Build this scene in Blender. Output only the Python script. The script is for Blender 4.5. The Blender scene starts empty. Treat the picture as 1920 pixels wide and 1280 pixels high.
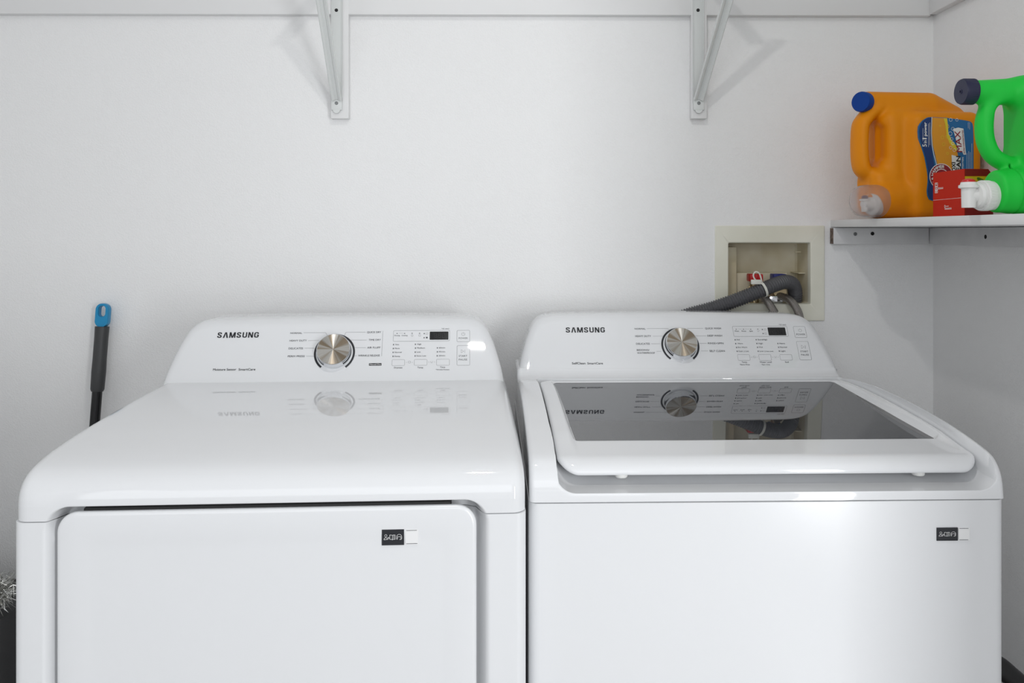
import bpy, bmesh, math, random
import numpy as np
from mathutils import Vector, Matrix, Quaternion

random.seed(7)
SC = bpy.context.scene
COL = SC.collection

# ---------------------------------------------------------------- camera, light, exposure
CAM_H = 1.312
cd = bpy.data.cameras.new('camera'); cam = bpy.data.objects.new('camera', cd); COL.objects.link(cam)
cd.sensor_width = 36.0; cd.lens = 36.0 * 1553 / 1920
cd.shift_x = 0.0; cd.shift_y = -(640 - 433) / 1920.0
cd.clip_start = 0.02
cam.location = (0, 0, CAM_H); cam.rotation_euler = (math.radians(90), 0, 0)
SC.camera = cam

wd = bpy.data.worlds.new('daylight'); SC.world = wd; wd.use_nodes = True
bgn = wd.node_tree.nodes['Background']
bgn.inputs[0].default_value = (0.93, 0.96, 1.0, 1); bgn.inputs[1].default_value = 0.50

def area(name, loc, target, sx, sy, power, col=(1, 1, 1)):
    l = bpy.data.lights.new(name, 'AREA'); l.shape = 'RECTANGLE'; l.size = sx; l.size_y = sy
    l.energy = power; l.color = col
    o = bpy.data.objects.new(name, l); COL.objects.link(o); o.location = loc
    o.rotation_euler = (Vector(target) - Vector(loc)).to_track_quat('-Z', 'Y').to_euler()
    return o
area('left_fill_light', (-0.5, -1.9, 2.0), (-1.0, 2.0, 1.7), 2.6, 1.8, 32, (0.95, 0.975, 1.0))  # unseen fill light, added to brighten the upper left wall
area('side_window', (1.405, -1.05, 1.00), (0.20, 1.6, 1.05), 0.235, 1.6, 32, (0.97, 0.985, 1.0))
area('ceiling_lamp', (0.004, 0.746, 2.40), (0.004, 0.85, 0.0), 0.062, 0.022, 4.8, (1.0, 0.985, 0.96))

SC.view_settings.view_transform = 'Standard'; SC.view_settings.look = 'None'
SC.view_settings.gamma = 1.0; SC.view_settings.use_curve_mapping = False
SC.view_settings.exposure = -0.16

# ---------------------------------------------------------------- materials
def P(name, col, rough=0.5, metal=0.0, **k):
    m = bpy.data.materials.new(name); m.use_nodes = True
    b = m.node_tree.nodes['Principled BSDF']
    b.inputs['Base Color'].default_value = (*col, 1); b.inputs['Roughness'].default_value = rough
    b.inputs['Metallic'].default_value = metal
    for key, v in k.items(): b.inputs[key].default_value = v
    return m
def nodes(m): return m.node_tree.nodes, m.node_tree.links, m.node_tree.nodes['Principled BSDF']
def add_bump(m, scale, strength, dist, detail=4, kind='noise', coord='Object', sx=(1, 1, 1)):
    n, l, b = nodes(m)
    tc = n.new('ShaderNodeTexCoord'); mp = n.new('ShaderNodeMapping'); mp.inputs['Scale'].default_value = sx
    l.new(tc.outputs[coord], mp.inputs[0])
    if kind == 'noise':
        t = n.new('ShaderNodeTexNoise'); t.inputs['Scale'].default_value = scale; t.inputs['Detail'].default_value = detail; out = t.outputs[0]
    else:
        t = n.new('ShaderNodeTexVoronoi'); t.inputs['Scale'].default_value = scale; out = t.outputs[0]
    l.new(mp.outputs[0], t.inputs['Vector'])
    bp = n.new('ShaderNodeBump'); bp.inputs['Strength'].default_value = strength; bp.inputs['Distance'].default_value = dist
    l.new(out, bp.inputs['Height']); l.new(bp.outputs[0], b.inputs['Normal'])
    return m
def vary(m, c1, c2, scale, detail=3, lo=0.35, hi=0.65, sx=(1, 1, 1)):
    n, l, b = nodes(m)
    tc = n.new('ShaderNodeTexCoord'); mp = n.new('ShaderNodeMapping'); mp.inputs['Scale'].default_value = sx
    t = n.new('ShaderNodeTexNoise'); t.inputs['Scale'].default_value = scale; t.inputs['Detail'].default_value = detail
    r = n.new('ShaderNodeValToRGB'); r.color_ramp.elements[0].position = lo; r.color_ramp.elements[1].position = hi
    r.color_ramp.elements[0].color = (*c1, 1); r.color_ramp.elements[1].color = (*c2, 1)
    l.new(tc.outputs['Object'], mp.inputs[0]); l.new(mp.outputs[0], t.inputs['Vector']); l.new(t.outputs[0], r.inputs[0]); l.new(r.outputs[0], b.inputs['Base Color'])
    return m

m_wall = P('orange_peel_wall_paint', (0.88, 0.88, 0.88), 0.6)
def wall_bump(m):
    n, l, b = nodes(m)
    tc = n.new('ShaderNodeTexCoord')
    a = n.new('ShaderNodeTexNoise'); a.inputs['Scale'].default_value = 320; a.inputs['Detail'].default_value = 2.0
    c = n.new('ShaderNodeTexNoise'); c.inputs['Scale'].default_value = 850; c.inputs['Detail'].default_value = 2.0
    d = n.new('ShaderNodeTexNoise'); d.inputs['Scale'].default_value = 18
    for q in (a, c, d): l.new(tc.outputs['Object'], q.inputs['Vector'])
    r = n.new('ShaderNodeValToRGB'); r.color_ramp.elements[0].position = 0.46; r.color_ramp.elements[1].position = 0.60
    l.new(a.outputs[0], r.inputs[0])
    mu = n.new('ShaderNodeMath'); mu.operation = 'MULTIPLY_ADD'; mu.inputs[1].default_value = 0.35
    l.new(c.outputs[0], mu.inputs[0]); l.new(r.outputs[0], mu.inputs[2])
    mm = n.new('ShaderNodeMath'); mm.operation = 'MULTIPLY'
    dd = n.new('ShaderNodeMath'); dd.operation = 'ADD'; dd.inputs[1].default_value = 0.35
    l.new(d.outputs[0], dd.inputs[0]); l.new(mu.outputs[0], mm.inputs[0]); l.new(dd.outputs[0], mm.inputs[1])
    bp = n.new('ShaderNodeBump'); bp.inputs['Strength'].default_value = 0.40; bp.inputs['Distance'].default_value = 0.0008
    l.new(mm.outputs[0], bp.inputs['Height']); l.new(bp.outputs[0], b.inputs['Normal'])
wall_bump(m_wall)
m_ceil = P('ceiling_paint', (0.88, 0.88, 0.88), 0.7)
m_floor = vary(P('grey_floor_tile', (0.35, 0.33, 0.31), 0.4), (0.44, 0.425, 0.41), (0.55, 0.53, 0.51), 3)
m_trim = add_bump(P('white_painted_wood', (0.80, 0.80, 0.80), 0.42), 60, 0.25, 0.0008, sx=(0.15, 1, 1))
m_trim_old = add_bump(vary(P('scuffed_white_wood', (0.72, 0.72, 0.73), 0.5), (0.66, 0.66, 0.67), (0.74, 0.74, 0.745), 14), 60, 0.4, 0.001, sx=(0.2, 1, 1))
m_rawwood = vary(P('raw_wood_end', (0.12, 0.09, 0.07), 0.8), (0.06, 0.04, 0.03), (0.22, 0.16, 0.13), 90)
m_steel = P('white_coated_steel', (0.70, 0.72, 0.71), 0.35)
m_screw = P('dark_screw', (0.03, 0.03, 0.03), 0.45, 0.6)
m_screwgrey = P('grey_screw', (0.22, 0.23, 0.23), 0.4, 0.9)
m_hole = P('empty_screw_hole', (0.01, 0.01, 0.01), 0.9)
m_enamel = P('white_appliance_enamel', (0.80, 0.81, 0.825), 0.035, 0.0, **{'Specular IOR Level': 0.5})
m_cab = P('white_painted_cabinet', (0.80, 0.81, 0.825), 0.22)
m_panel = P('white_console_plastic', (0.80, 0.81, 0.825), 0.02)
m_dark = P('black_print', (0.012, 0.013, 0.018), 0.45)
m_grey = P('grey_print', (0.05, 0.053, 0.065), 0.5)
m_glass = P('tinted_lid_glass', (0.035, 0.037, 0.042), 0.015, 0.0, **{'IOR': 1.95})
m_disp = P('black_display', (0.008, 0.008, 0.009), 0.08)
m_seg = P('unlit_display_segments', (0.016, 0.016, 0.018), 0.5)
m_chrome = P('chrome', (0.78, 0.79, 0.81), 0.10, 1.0)
def spun():
    m = P('spun_metal_face', (0.62, 0.575, 0.52), 0.26, 1.0, Anisotropic=0.93)
    n, l, b = nodes(m)
    t = n.new('ShaderNodeTangent'); t.direction_type = 'RADIAL'; t.axis = 'Z'
    l.new(t.outputs[0], b.inputs['Tangent'])
    tc = n.new('ShaderNodeTexCoord'); gr = n.new('ShaderNodeTexGradient'); gr.gradient_type = 'RADIAL'
    l.new(tc.outputs['Object'], gr.inputs[0])
    ns = n.new('ShaderNodeTexNoise'); ns.noise_dimensions = '1D'; ns.inputs['Scale'].default_value = 9.0; ns.inputs['Detail'].default_value = 3
    l.new(gr.outputs[0], ns.inputs['W'])
    r = n.new('ShaderNodeValToRGB'); r.color_ramp.elements[0].position = 0.42; r.color_ramp.elements[1].position = 0.58
    r.color_ramp.elements[0].color = (0.34, 0.275, 0.20, 1); r.color_ramp.elements[1].color = (0.60, 0.585, 0.55, 1)  # tan and grey wedges imitate spun-metal reflections, painted into the base colour
    l.new(ns.outputs[0], r.inputs[0]); l.new(r.outputs[0], b.inputs['Base Color'])
    return m
m_spun = spun()
m_rubber_shade = P('rubber_and_gap_shade', (0.02, 0.02, 0.02), 0.6)
m_clearplastic = P('frosted_clear_plastic', (0.93, 0.90, 0.90), 0.22, 0.0, **{'Transmission Weight': 0.92, 'IOR': 1.2})
m_orange = P('orange_plastic', (0.80, 0.262, 0.0), 0.48, 0.0, **{'Specular IOR Level': 0.25})
m_green = P('green_plastic', (0.012, 0.60, 0.055), 0.48, 0.0, **{'Specular IOR Level': 0.3})
m_bluecap = P('blue_plastic_cap', (0.0, 0.045, 0.27), 0.5, 0.0, **{'Specular IOR Level': 0.25})
m_navycap = P('dark_navy_cap', (0.012, 0.014, 0.05), 0.42)
m_white = P('white_plastic', (0.80, 0.80, 0.78), 0.35)
m_redplastic = P('red_plastic', (0.55, 0.008, 0.012), 0.35)
m_redcard = P('red_carton', (0.56, 0.020, 0.006), 0.6, 0.0, **{'Specular IOR Level': 0.2})
m_maroon = P('dark_red_print', (0.26, 0.006, 0.01), 0.5)
m_yellow = P('yellow_print', (0.72, 0.46, 0.01), 0.5)
m_yellow2 = P('pale_yellow_print', (0.80, 0.62, 0.03), 0.5)
m_lblue = P('bright_blue_label', (0.008, 0.14, 0.37), 0.4)
m_dblue = P('deep_blue_label', (0.004, 0.035, 0.17), 0.4)
m_lorange = P('orange_label_print', (0.80, 0.33, 0.015), 0.4)
m_lwhite = P('white_label_print', (0.85, 0.85, 0.85), 0.45)
m_crimson = P('crimson_print', (0.30, 0.006, 0.02), 0.45)
m_black = P('black_plastic', (0.008, 0.008, 0.009), 0.4)
m_box = vary(P('aged_cream_plastic', (0.66, 0.65, 0.57), 0.45), (0.74, 0.73, 0.62), (0.83, 0.82, 0.72), 7)
m_boxin = vary(P('stained_cream_plastic', (0.5, 0.46, 0.33), 0.5), (0.62, 0.55, 0.38), (0.82, 0.78, 0.64), 9)
m_hose = P('grey_corrugated_plastic', (0.085, 0.085, 0.092), 0.42)
m_brass = P('tarnished_brass', (0.45, 0.36, 0.22), 0.3, 1.0)
m_blueplastic = P('dark_blue_plastic', (0.01, 0.02, 0.20), 0.4)
m_tie = P('translucent_nylon', (0.72, 0.72, 0.66), 0.4)
def braid():
    m = P('braided_steel', (0.40, 0.37, 0.34), 0.35, 0.9)
    n, l, b = nodes(m)
    tc = n.new('ShaderNodeTexCoord'); w1 = n.new('ShaderNodeTexWave'); w2 = n.new('ShaderNodeTexWave')
    for w, d in ((w1, 1), (w2, -1)):
        mp = n.new('ShaderNodeMapping'); mp.inputs['Rotation'].default_value = (0, math.radians(45 * d), 0)
        l.new(tc.outputs['Object'], mp.inputs[0]); l.new(mp.outputs[0], w.inputs['Vector']); w.inputs['Scale'].default_value = 190
    mx = n.new('ShaderNodeMath'); mx.operation = 'MAXIMUM'
    l.new(w1.outputs[0], mx.inputs[0]); l.new(w2.outputs[0], mx.inputs[1])
    r = n.new('ShaderNodeValToRGB'); r.color_ramp.elements[0].position = 0.45; r.color_ramp.elements[1].position = 0.9
    r.color_ramp.elements[0].color = (0.06, 0.055, 0.05, 1); r.color_ramp.elements[1].color = (0.55, 0.52, 0.49, 1)
    l.new(mx.outputs[0], r.inputs[0]); l.new(r.outputs[0], b.inputs['Base Color'])
    bp = n.new('ShaderNodeBump'); bp.inputs['Strength'].default_value = 0.8; bp.inputs['Distance'].default_value = 0.001
    l.new(mx.outputs[0], bp.inputs['Height']); l.new(bp.outputs[0], b.inputs['Normal'])
    return m
m_braid = braid()
m_cyan = P('cyan_plastic', (0.005, 0.25, 0.50), 0.35)
m_grip = P('dark_grey_grip', (0.045, 0.046, 0.048), 0.5)
m_pole = P('black_pole', (0.004, 0.004, 0.005), 0.25)
m_bin = add_bump(P('dark_grey_fabric', (0.055, 0.055, 0.057), 0.85), 400, 0.5, 0.001)
m_tinsel = P('silver_tinsel', (0.75, 0.75, 0.72), 0.18, 1.0)
m_mop = P('grey_mop_cloth', (0.3, 0.31, 0.33), 0.9)

# ---------------------------------------------------------------- helpers
def make(name, verts, faces, mat, parent=None, smooth=True, mats=None, fm=None, sharp=None):
    me = bpy.data.meshes.new(name); me.from_pydata([tuple(map(float, v)) for v in verts], [], [tuple(map(int, f)) for f in faces]); me.update()
    if mats:
        for q in mats: me.materials.append(q)
        if fm is not None: me.polygons.foreach_set('material_index', fm)
    else: me.materials.append(mat)
    if smooth:
        me.polygons.foreach_set('use_smooth', [True] * len(me.polygons))
        if sharp is not None: me.set_sharp_from_angle(angle=math.radians(sharp))
    o = bpy.data.objects.new(name, me); COL.objects.link(o)
    if parent: o.parent = parent
    return o
def fix_normals(o):
    bm = bmesh.new(); bm.from_mesh(o.data); bmesh.ops.recalc_face_normals(bm, faces=bm.faces); bm.to_mesh(o.data); bm.free(); return o
def empty(name, loc, rz=0.0, label=None, cat=None, group=None):
    o = bpy.data.objects.new(name, None); o.empty_display_size = 0.05; COL.objects.link(o)
    o.location = loc; o.rotation_euler = (0, 0, rz)
    if label: tag(o, label, cat, group)
    return o
def tag(o, label, cat, group=None):
    o['label'] = label; o['category'] = cat
    if group: o['group'] = group
    return o
class MB:
    def __init__(s): s.v = []; s.f = []; s.m = []
    def add(s, v, f, mi=0):
        k = len(s.v); s.v += [tuple(map(float, q)) for q in v]; s.f += [tuple(i + k for i in q) for q in f]; s.m += [mi] * len(f)
    def bm(s, b, mi=0):
        b.verts.ensure_lookup_table(); b.verts.index_update()
        s.add([v.co[:] for v in b.verts], [[v.index for v in f.verts] for f in b.faces], mi); b.free()
    def box(s, a, b, bev=0.0, seg=2, mat=None, mi=0):
        q = bmesh.new(); bmesh.ops.create_cube(q, size=1)
        c = [(a[i] + b[i]) / 2 for i in range(3)]; d = [abs(b[i] - a[i]) for i in range(3)]
        for v in q.verts: v.co = Vector((c[0] + v.co.x * d[0], c[1] + v.co.y * d[1], c[2] + v.co.z * d[2]))
        if bev > 0: bmesh.ops.bevel(q, geom=q.edges[:], offset=bev, segments=seg, affect='EDGES', profile=0.5, clamp_overlap=True)
        if mat: q.transform(mat)
        s.bm(q, mi)
    def lathe(s, prof, mat=None, n=48, mi=0, cap=True):
        V = []; F = []
        for r, z in prof:
            for i in range(n):
                a = 2 * math.pi * i / n; V.append(Vector((r * math.cos(a), r * math.sin(a), z)))
        for j in range(len(prof) - 1):
            for i in range(n): F.append((j * n + i, j * n + (i + 1) % n, (j + 1) * n + (i + 1) % n, (j + 1) * n + i))
        if cap: F.append(tuple(range(n - 1, -1, -1))); F.append(tuple((len(prof) - 1) * n + i for i in range(n)))
        if mat: V = [mat @ v for v in V]
        s.add(V, F, mi)
    def tube(s, pts, rad, n=16, mi=0, cap=True):
        pts = [Vector(p) for p in pts]; V = []; F = []; N = len(pts)
        t0 = (pts[1] - pts[0]).normalized(); up = Vector((0, 0, 1)) if abs(t0.z) < 0.9 else Vector((1, 0, 0))
        nr = (up - t0 * up.dot(t0)).normalized()
        for i, p in enumerate(pts):
            t = (pts[min(i + 1, N - 1)] - pts[max(i - 1, 0)]).normalized()
            nr = (nr - t * nr.dot(t)).normalized(); bn = t.cross(nr)
            r = rad[i] if hasattr(rad, '__len__') else rad
            for k in range(n):
                a = 2 * math.pi * k / n; V.append(p + (nr * math.cos(a) + bn * math.sin(a)) * r)
        for i in range(N - 1):
            for k in range(n): F.append((i * n + k, i * n + (k + 1) % n, (i + 1) * n + (k + 1) % n, (i + 1) * n + k))
        if cap: F.append(tuple(range(n - 1, -1, -1))); F.append(tuple((N - 1) * n + k for k in range(n)))
        s.add(V, F, mi)
    def loft(s, rings, cap0=True, cap1=True, mi=0):
        n = len(rings[0]); V = [p for r in rings for p in r]; F = []
        for j in range(len(rings) - 1):
            for i in range(n): F.append((j * n + i, j * n + (i + 1) % n, (j + 1) * n + (i + 1) % n, (j + 1) * n + i))
        if cap0: F.append(tuple(range(n - 1, -1, -1)))
        if cap1: F.append(tuple((len(rings) - 1) * n + i for i in range(n)))
        s.add(V, F, mi)
    def build(s, name, mat, parent=None, smooth=True, sharp=35, mats=None, fixn=True):
        o = make(name, s.v, s.f, mat, parent, smooth, mats, s.m if mats else None, None)
        if fixn: fix_normals(o)
        if smooth and sharp: o.data.set_sharp_from_angle(angle=math.radians(sharp))
        return o
def catmull(p, n=8, closed=False):
    p = [np.array(q, float) for q in p]; out = []; N = len(p)
    for i in range(N - 1 if not closed else N):
        if closed: a, b, c, d = p[i - 1], p[i], p[(i + 1) % N], p[(i + 2) % N]
        else: a, b, c, d = p[max(i - 1, 0)], p[i], p[i + 1], p[min(i + 2, N - 1)]
        for k in range(n):
            t = k / n
            out.append(0.5 * ((2 * b) + (c - a) * t + (2 * a - 5 * b + 4 * c - d) * t * t + (3 * b - a - 3 * c + d) * t ** 3))
    if not closed: out.append(p[-1])
    return out
def resample(p, n):
    p = np.array(p, float); d = np.concatenate([[0], np.cumsum(np.linalg.norm(np.diff(p, axis=0), axis=1))])
    t = np.linspace(0, d[-1], n); return np.stack([np.interp(t, d, p[:, i]) for i in range(p.shape[1])], 1)
def rrect(x0, y0, x1, y1, r, nc=8, ns=10):
    r = max(r, 1e-4); P_ = []
    cs = [(x1 - r, y0 + r, -90), (x1 - r, y1 - r, 0), (x0 + r, y1 - r, 90), (x0 + r, y0 + r, 180)]
    for i, (cx, cy, a0) in enumerate(cs):
        for k in range(nc + 1):
            a = math.radians(a0 + 90 * k / nc); P_.append((cx + r * math.cos(a), cy + r * math.sin(a)))
        nx = cs[(i + 1) % 4]; a = math.radians(nx[2]); q = (nx[0] + r * math.cos(a), nx[1] + r * math.sin(a)); p = P_[-1]
        for k in range(1, ns): P_.append((p[0] + (q[0] - p[0]) * k / ns, p[1] + (q[1] - p[1]) * k / ns))
    return P_
TXT = {}
def text2d(s, bold=0.0):
    """flat lettering as (verts, faces, width) with cap height about 0.7"""
    key = (s, bold)
    if key in TXT: return TXT[key]
    c = bpy.data.curves.new('t', 'FONT'); c.body = s; c.size = 1.0; c.offset = 0.0; c.resolution_u = 3; c.fill_mode = 'BOTH'
    o = bpy.data.objects.new('t', c); COL.objects.link(o)
    dg = bpy.context.evaluated_depsgraph_get(); dg.update(); me = o.evaluated_get(dg).to_mesh()
    V = np.array([v.co[:2] for v in me.vertices]) if len(me.vertices) else np.zeros((0, 2)); F = [tuple(p.vertices) for p in me.polygons]
    o.evaluated_get(dg).to_mesh_clear(); bpy.data.objects.remove(o); bpy.data.curves.remove(c)
    V[:, 0] -= V[:, 0].min(); V = np.concatenate([V, np.zeros((len(V), 1))], 1)
    if bold > 0:                                             # heavier weight: overlapping shifted copies
        n0 = len(V); F0 = F; sh = [(0, 0), (bold, 0), (-bold, 0), (0, bold), (0, -bold)]
        F = [tuple(i + k * n0 for i in f) for k in range(5) for f in F0]; V = np.concatenate([V + np.array((q[0], q[1], 0.000025 * k)) for k, q in enumerate(sh)]); V[:, 0] -= V[:, 0].min()
    TXT[key] = (V, F, V[:, 0].max()); return TXT[key]
def text_cap(): return 0.70
def put_text(mb, s, u0, u1, v, h, fn, bold=0.0, mi=0):
    V, F, w = text2d(s, bold)
    o, a_, b_ = (Vector(fn(*q)) for q in ((u0, v), (u0 + (u1 - u0), v), (u0, v + h))); nr = (a_ - o).cross(b_ - o).normalized()
    if nr.y > 0: nr = -nr
    mb.add([Vector(fn(u0 + (u1 - u0) * a / w, v + h * b / text_cap())) + nr * c for a, b, c in V], F, mi)
def ribbon(mb, pts, w, fn, mi=0):
    for (a, b), (c, d) in zip(pts[:-1], pts[1:]):
        L = math.hypot(c - a, d - b)
        if L < 1e-9: continue
        nx, ny = -(d - b) / L * w / 2, (c - a) / L * w / 2; ex, ey = (c - a) / L * w / 2, (d - b) / L * w / 2
        mb.add([fn(a - ex + nx, b - ey + ny), fn(a - ex - nx, b - ey - ny), fn(c + ex - nx, d + ey - ny), fn(c + ex + nx, d + ey + ny)], [(0, 1, 2, 3)], mi)
def ring_ribbon(mb, pts, w, fn, mi=0):
    """closed outline band"""
    p = np.array(pts, float); n = len(p); t = np.roll(p, -1, 0) - np.roll(p, 1, 0); t /= np.linalg.norm(t, axis=1)[:, None] + 1e-12
    nn = np.stack([-t[:, 1], t[:, 0]], 1) * w / 2; a = p + nn; b = p - nn
    mb.add([fn(*q) for q in a] + [fn(*q) for q in b], [(i, (i + 1) % n, n + (i + 1) % n, n + i) for i in range(n)], mi)
# Wordmark drawn from strokes: letters S A M S U N G with a bar-less A
def wordmark(mb, fn, u0, u1, v0, h):
    W = 6.26 + 6 * 0.19; k = (u1 - u0) / W
    def poly(pts, ox): mb.add([fn(u0 + (ox + x) * k, v0 + y * h) for x, y in pts], [tuple(range(len(pts)))])
    def stroke(pts, ox, w, taper=None):
        p = np.array(pts, float); p[:, 1] *= 1.0
        n = len(p); L = []; R = []
        for i in range(n):
            t = p[min(i + 1, n - 1)] - p[max(i - 1, 0)]; t /= np.linalg.norm(t)
            ww = w * (0.26 * abs(t[1]) + 0.19 * (1 - abs(t[1])))
            nn = np.array([-t[1], t[0]]) * ww / 2; L.append(p[i] + nn); R.append(p[i] - nn)
        Q = L + R
        mb.add([fn(u0 + (ox + q[0]) * k, v0 + q[1] * h) for q in Q], [(i, i + 1, n + i + 1, n + i) for i in range(n - 1)])
    def S(ox):
        pts = catmull([(0.66, 0.70), (0.66, 0.82), (0.55, 0.895), (0.38, 0.90), (0.20, 0.86), (0.15, 0.73), (0.22, 0.60), (0.42, 0.50), (0.62, 0.40), (0.69, 0.27), (0.62, 0.14), (0.42, 0.10), (0.22, 0.12), (0.13, 0.20), (0.13, 0.33)], 6)
        stroke(pts, ox, 0.9)
    def A(ox):
        poly([(0.0, 0), (0.26, 0), (0.45, 0.80), (0.30, 1.0)], ox); poly([(0.30, 1.0), (0.45, 0.80), (0.62, 1.0)], ox); poly([(0.62, 1.0), (0.45, 0.80), (0.64, 0), (0.92, 0)], ox)
    def Mm(ox):
        poly([(0, 0), (0.22, 0), (0.22, 1), (0, 1)], ox); poly([(0.88, 0), (1.10, 0), (1.10, 1), (0.88, 1)], ox)
        poly([(0.0, 1), (0.32, 1), (0.55, 0.28), (0.55, 0.0), (0.43, 0.0)], ox); poly([(1.10, 1), (0.78, 1), (0.55, 0.28), (0.55, 0.0), (0.67, 0.0)], ox)
    def U(ox): stroke(catmull([(0.13, 1.0), (0.13, 0.6), (0.13, 0.28), (0.22, 0.13), (0.42, 0.10), (0.62, 0.13), (0.71, 0.28), (0.71, 0.6), (0.71, 1.0)], 6), ox, 0.9)
    def N(ox):
        poly([(0, 0), (0.23, 0), (0.23, 1), (0, 1)], ox); poly([(0.63, 0), (0.86, 0), (0.86, 1), (0.63, 1)], ox); poly([(0.0, 1), (0.28, 1), (0.86, 0), (0.58, 0)], ox)
    def G(ox):
        stroke(catmull([(0.70, 0.68), (0.70, 0.80), (0.60, 0.89), (0.42, 0.90), (0.22, 0.86), (0.13, 0.72), (0.13, 0.5), (0.13, 0.28), (0.22, 0.13), (0.42, 0.10), (0.62, 0.13), (0.72, 0.26), (0.72, 0.46)], 6), ox, 0.9)
        poly([(0.42, 0.40), (0.84, 0.40), (0.84, 0.54), (0.42, 0.54)], ox)
    x = 0.0
    for g, w in ((S, 0.84), (A, 0.92), (Mm, 1.10), (S, 0.84), (U, 0.84), (N, 0.86), (G, 0.86)):
        g(x); x += w + 0.19

def lin(a, b, n): return [a + (b - a) * i / n for i in range(n + 1)]
def xsamples(W, R, dense):
    """x positions across a machine; the roll at each side is sampled by angle"""
    S_ = set()
    a = -W + R
    while a < W - R: S_.add(round(a, 5)); a += 0.008
    S_.add(round(W - R, 5))
    for lo, hi, st in dense:
        q = lo
        while q <= hi: S_.add(round(q, 5)); q += st
    mid = sorted(q for q in S_ if -W + R <= q <= W - R)
    out = []
    for k in range(8): a = math.pi / 2 * (1 - k / 8); out.append((-(W - R + R * math.sin(a)), R * (1 - math.cos(a))))
    out += [(q, 0.0) for q in mid]
    for k in range(1, 9): a = math.pi / 2 * k / 8; out.append((W - R + R * math.sin(a), R * (1 - math.cos(a))))
    return out
def cover_mesh(name, profile, W, R, dense, zbase, disp, mat, parent):
    """top cover swept from a side profile (y, z), rolled over at both sides and dropped to zbase"""
    p = np.array(profile, float); t = np.gradient(p, axis=0); t /= np.linalg.norm(t, axis=1)[:, None]
    nrm = np.stack([-t[:, 1], t[:, 0]], 1)            # outward (front: -y, top: +z)
    xs = xsamples(W, R, dense); V = []; nc = len(xs) + 2; nr = len(p)
    for j in range(nr):
        row = []
        for x, e in xs:
            y, z = p[j] - nrm[j] * e
            z = max(z, zbase)
            y, z = disp(x, y, z); row.append((x, y, z))
        row = [(-W, row[0][1], zbase)] + row + [(W, row[-1][1], zbase)]
        V += row
    F = [(j * nc + i, j * nc + i + 1, (j + 1) * nc + i + 1, (j + 1) * nc + i) for j in range(nr - 1) for i in range(nc - 1)]
    # small inward return along the bottom front edge so the seam reads as an edge
    k = len(V); V += [(x * 0.998, y + 0.006, zbase) for (x, y, z) in V[:nc]]
    F += [(i, k + i, k + i + 1, i + 1) for i in range(nc - 1)]
    o = make(name, V, F, mat, parent, True); fix_normals(o); o.data.set_sharp_from_angle(angle=math.radians(62)); return o
def cabinet_mesh(name, W, R, depth, ztop, zbot, dense, zdense, disp, mat, parent):
    xs = xsamples(W, R, dense); zs = sorted(set([zbot] + [round(z, 5) for z in zdense] + [ztop]))
    V = []; nc = len(xs) + 2
    for z in zs:
        row = []
        for x, e in xs: row.append((x, disp(x, e, z), z))
        V += [(-W, depth, z)] + row + [(W, depth, z)]
    k = len(V); V += [(x * 0.994, y + (0.004 if y < depth - 0.01 else 0), z + 0.0006) for x, y, z in V[-nc:]]
    nr = len(zs) + 1
    F = [(j * nc + i, j * nc + i + 1, (j + 1) * nc + i + 1, (j + 1) * nc + i) for j in range(nr - 1) for i in range(nc - 1)]
    F += [(j * nc + nc - 1, j * nc, (j + 1) * nc, (j + 1) * nc + nc - 1) for j in range(nr - 1)]
    F.append(tuple(range(nc - 1, -1, -1)))
    o = make(name, V, F, mat, parent, True); fix_normals(o); o.data.set_sharp_from_angle(angle=math.radians(40)); return o
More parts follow.
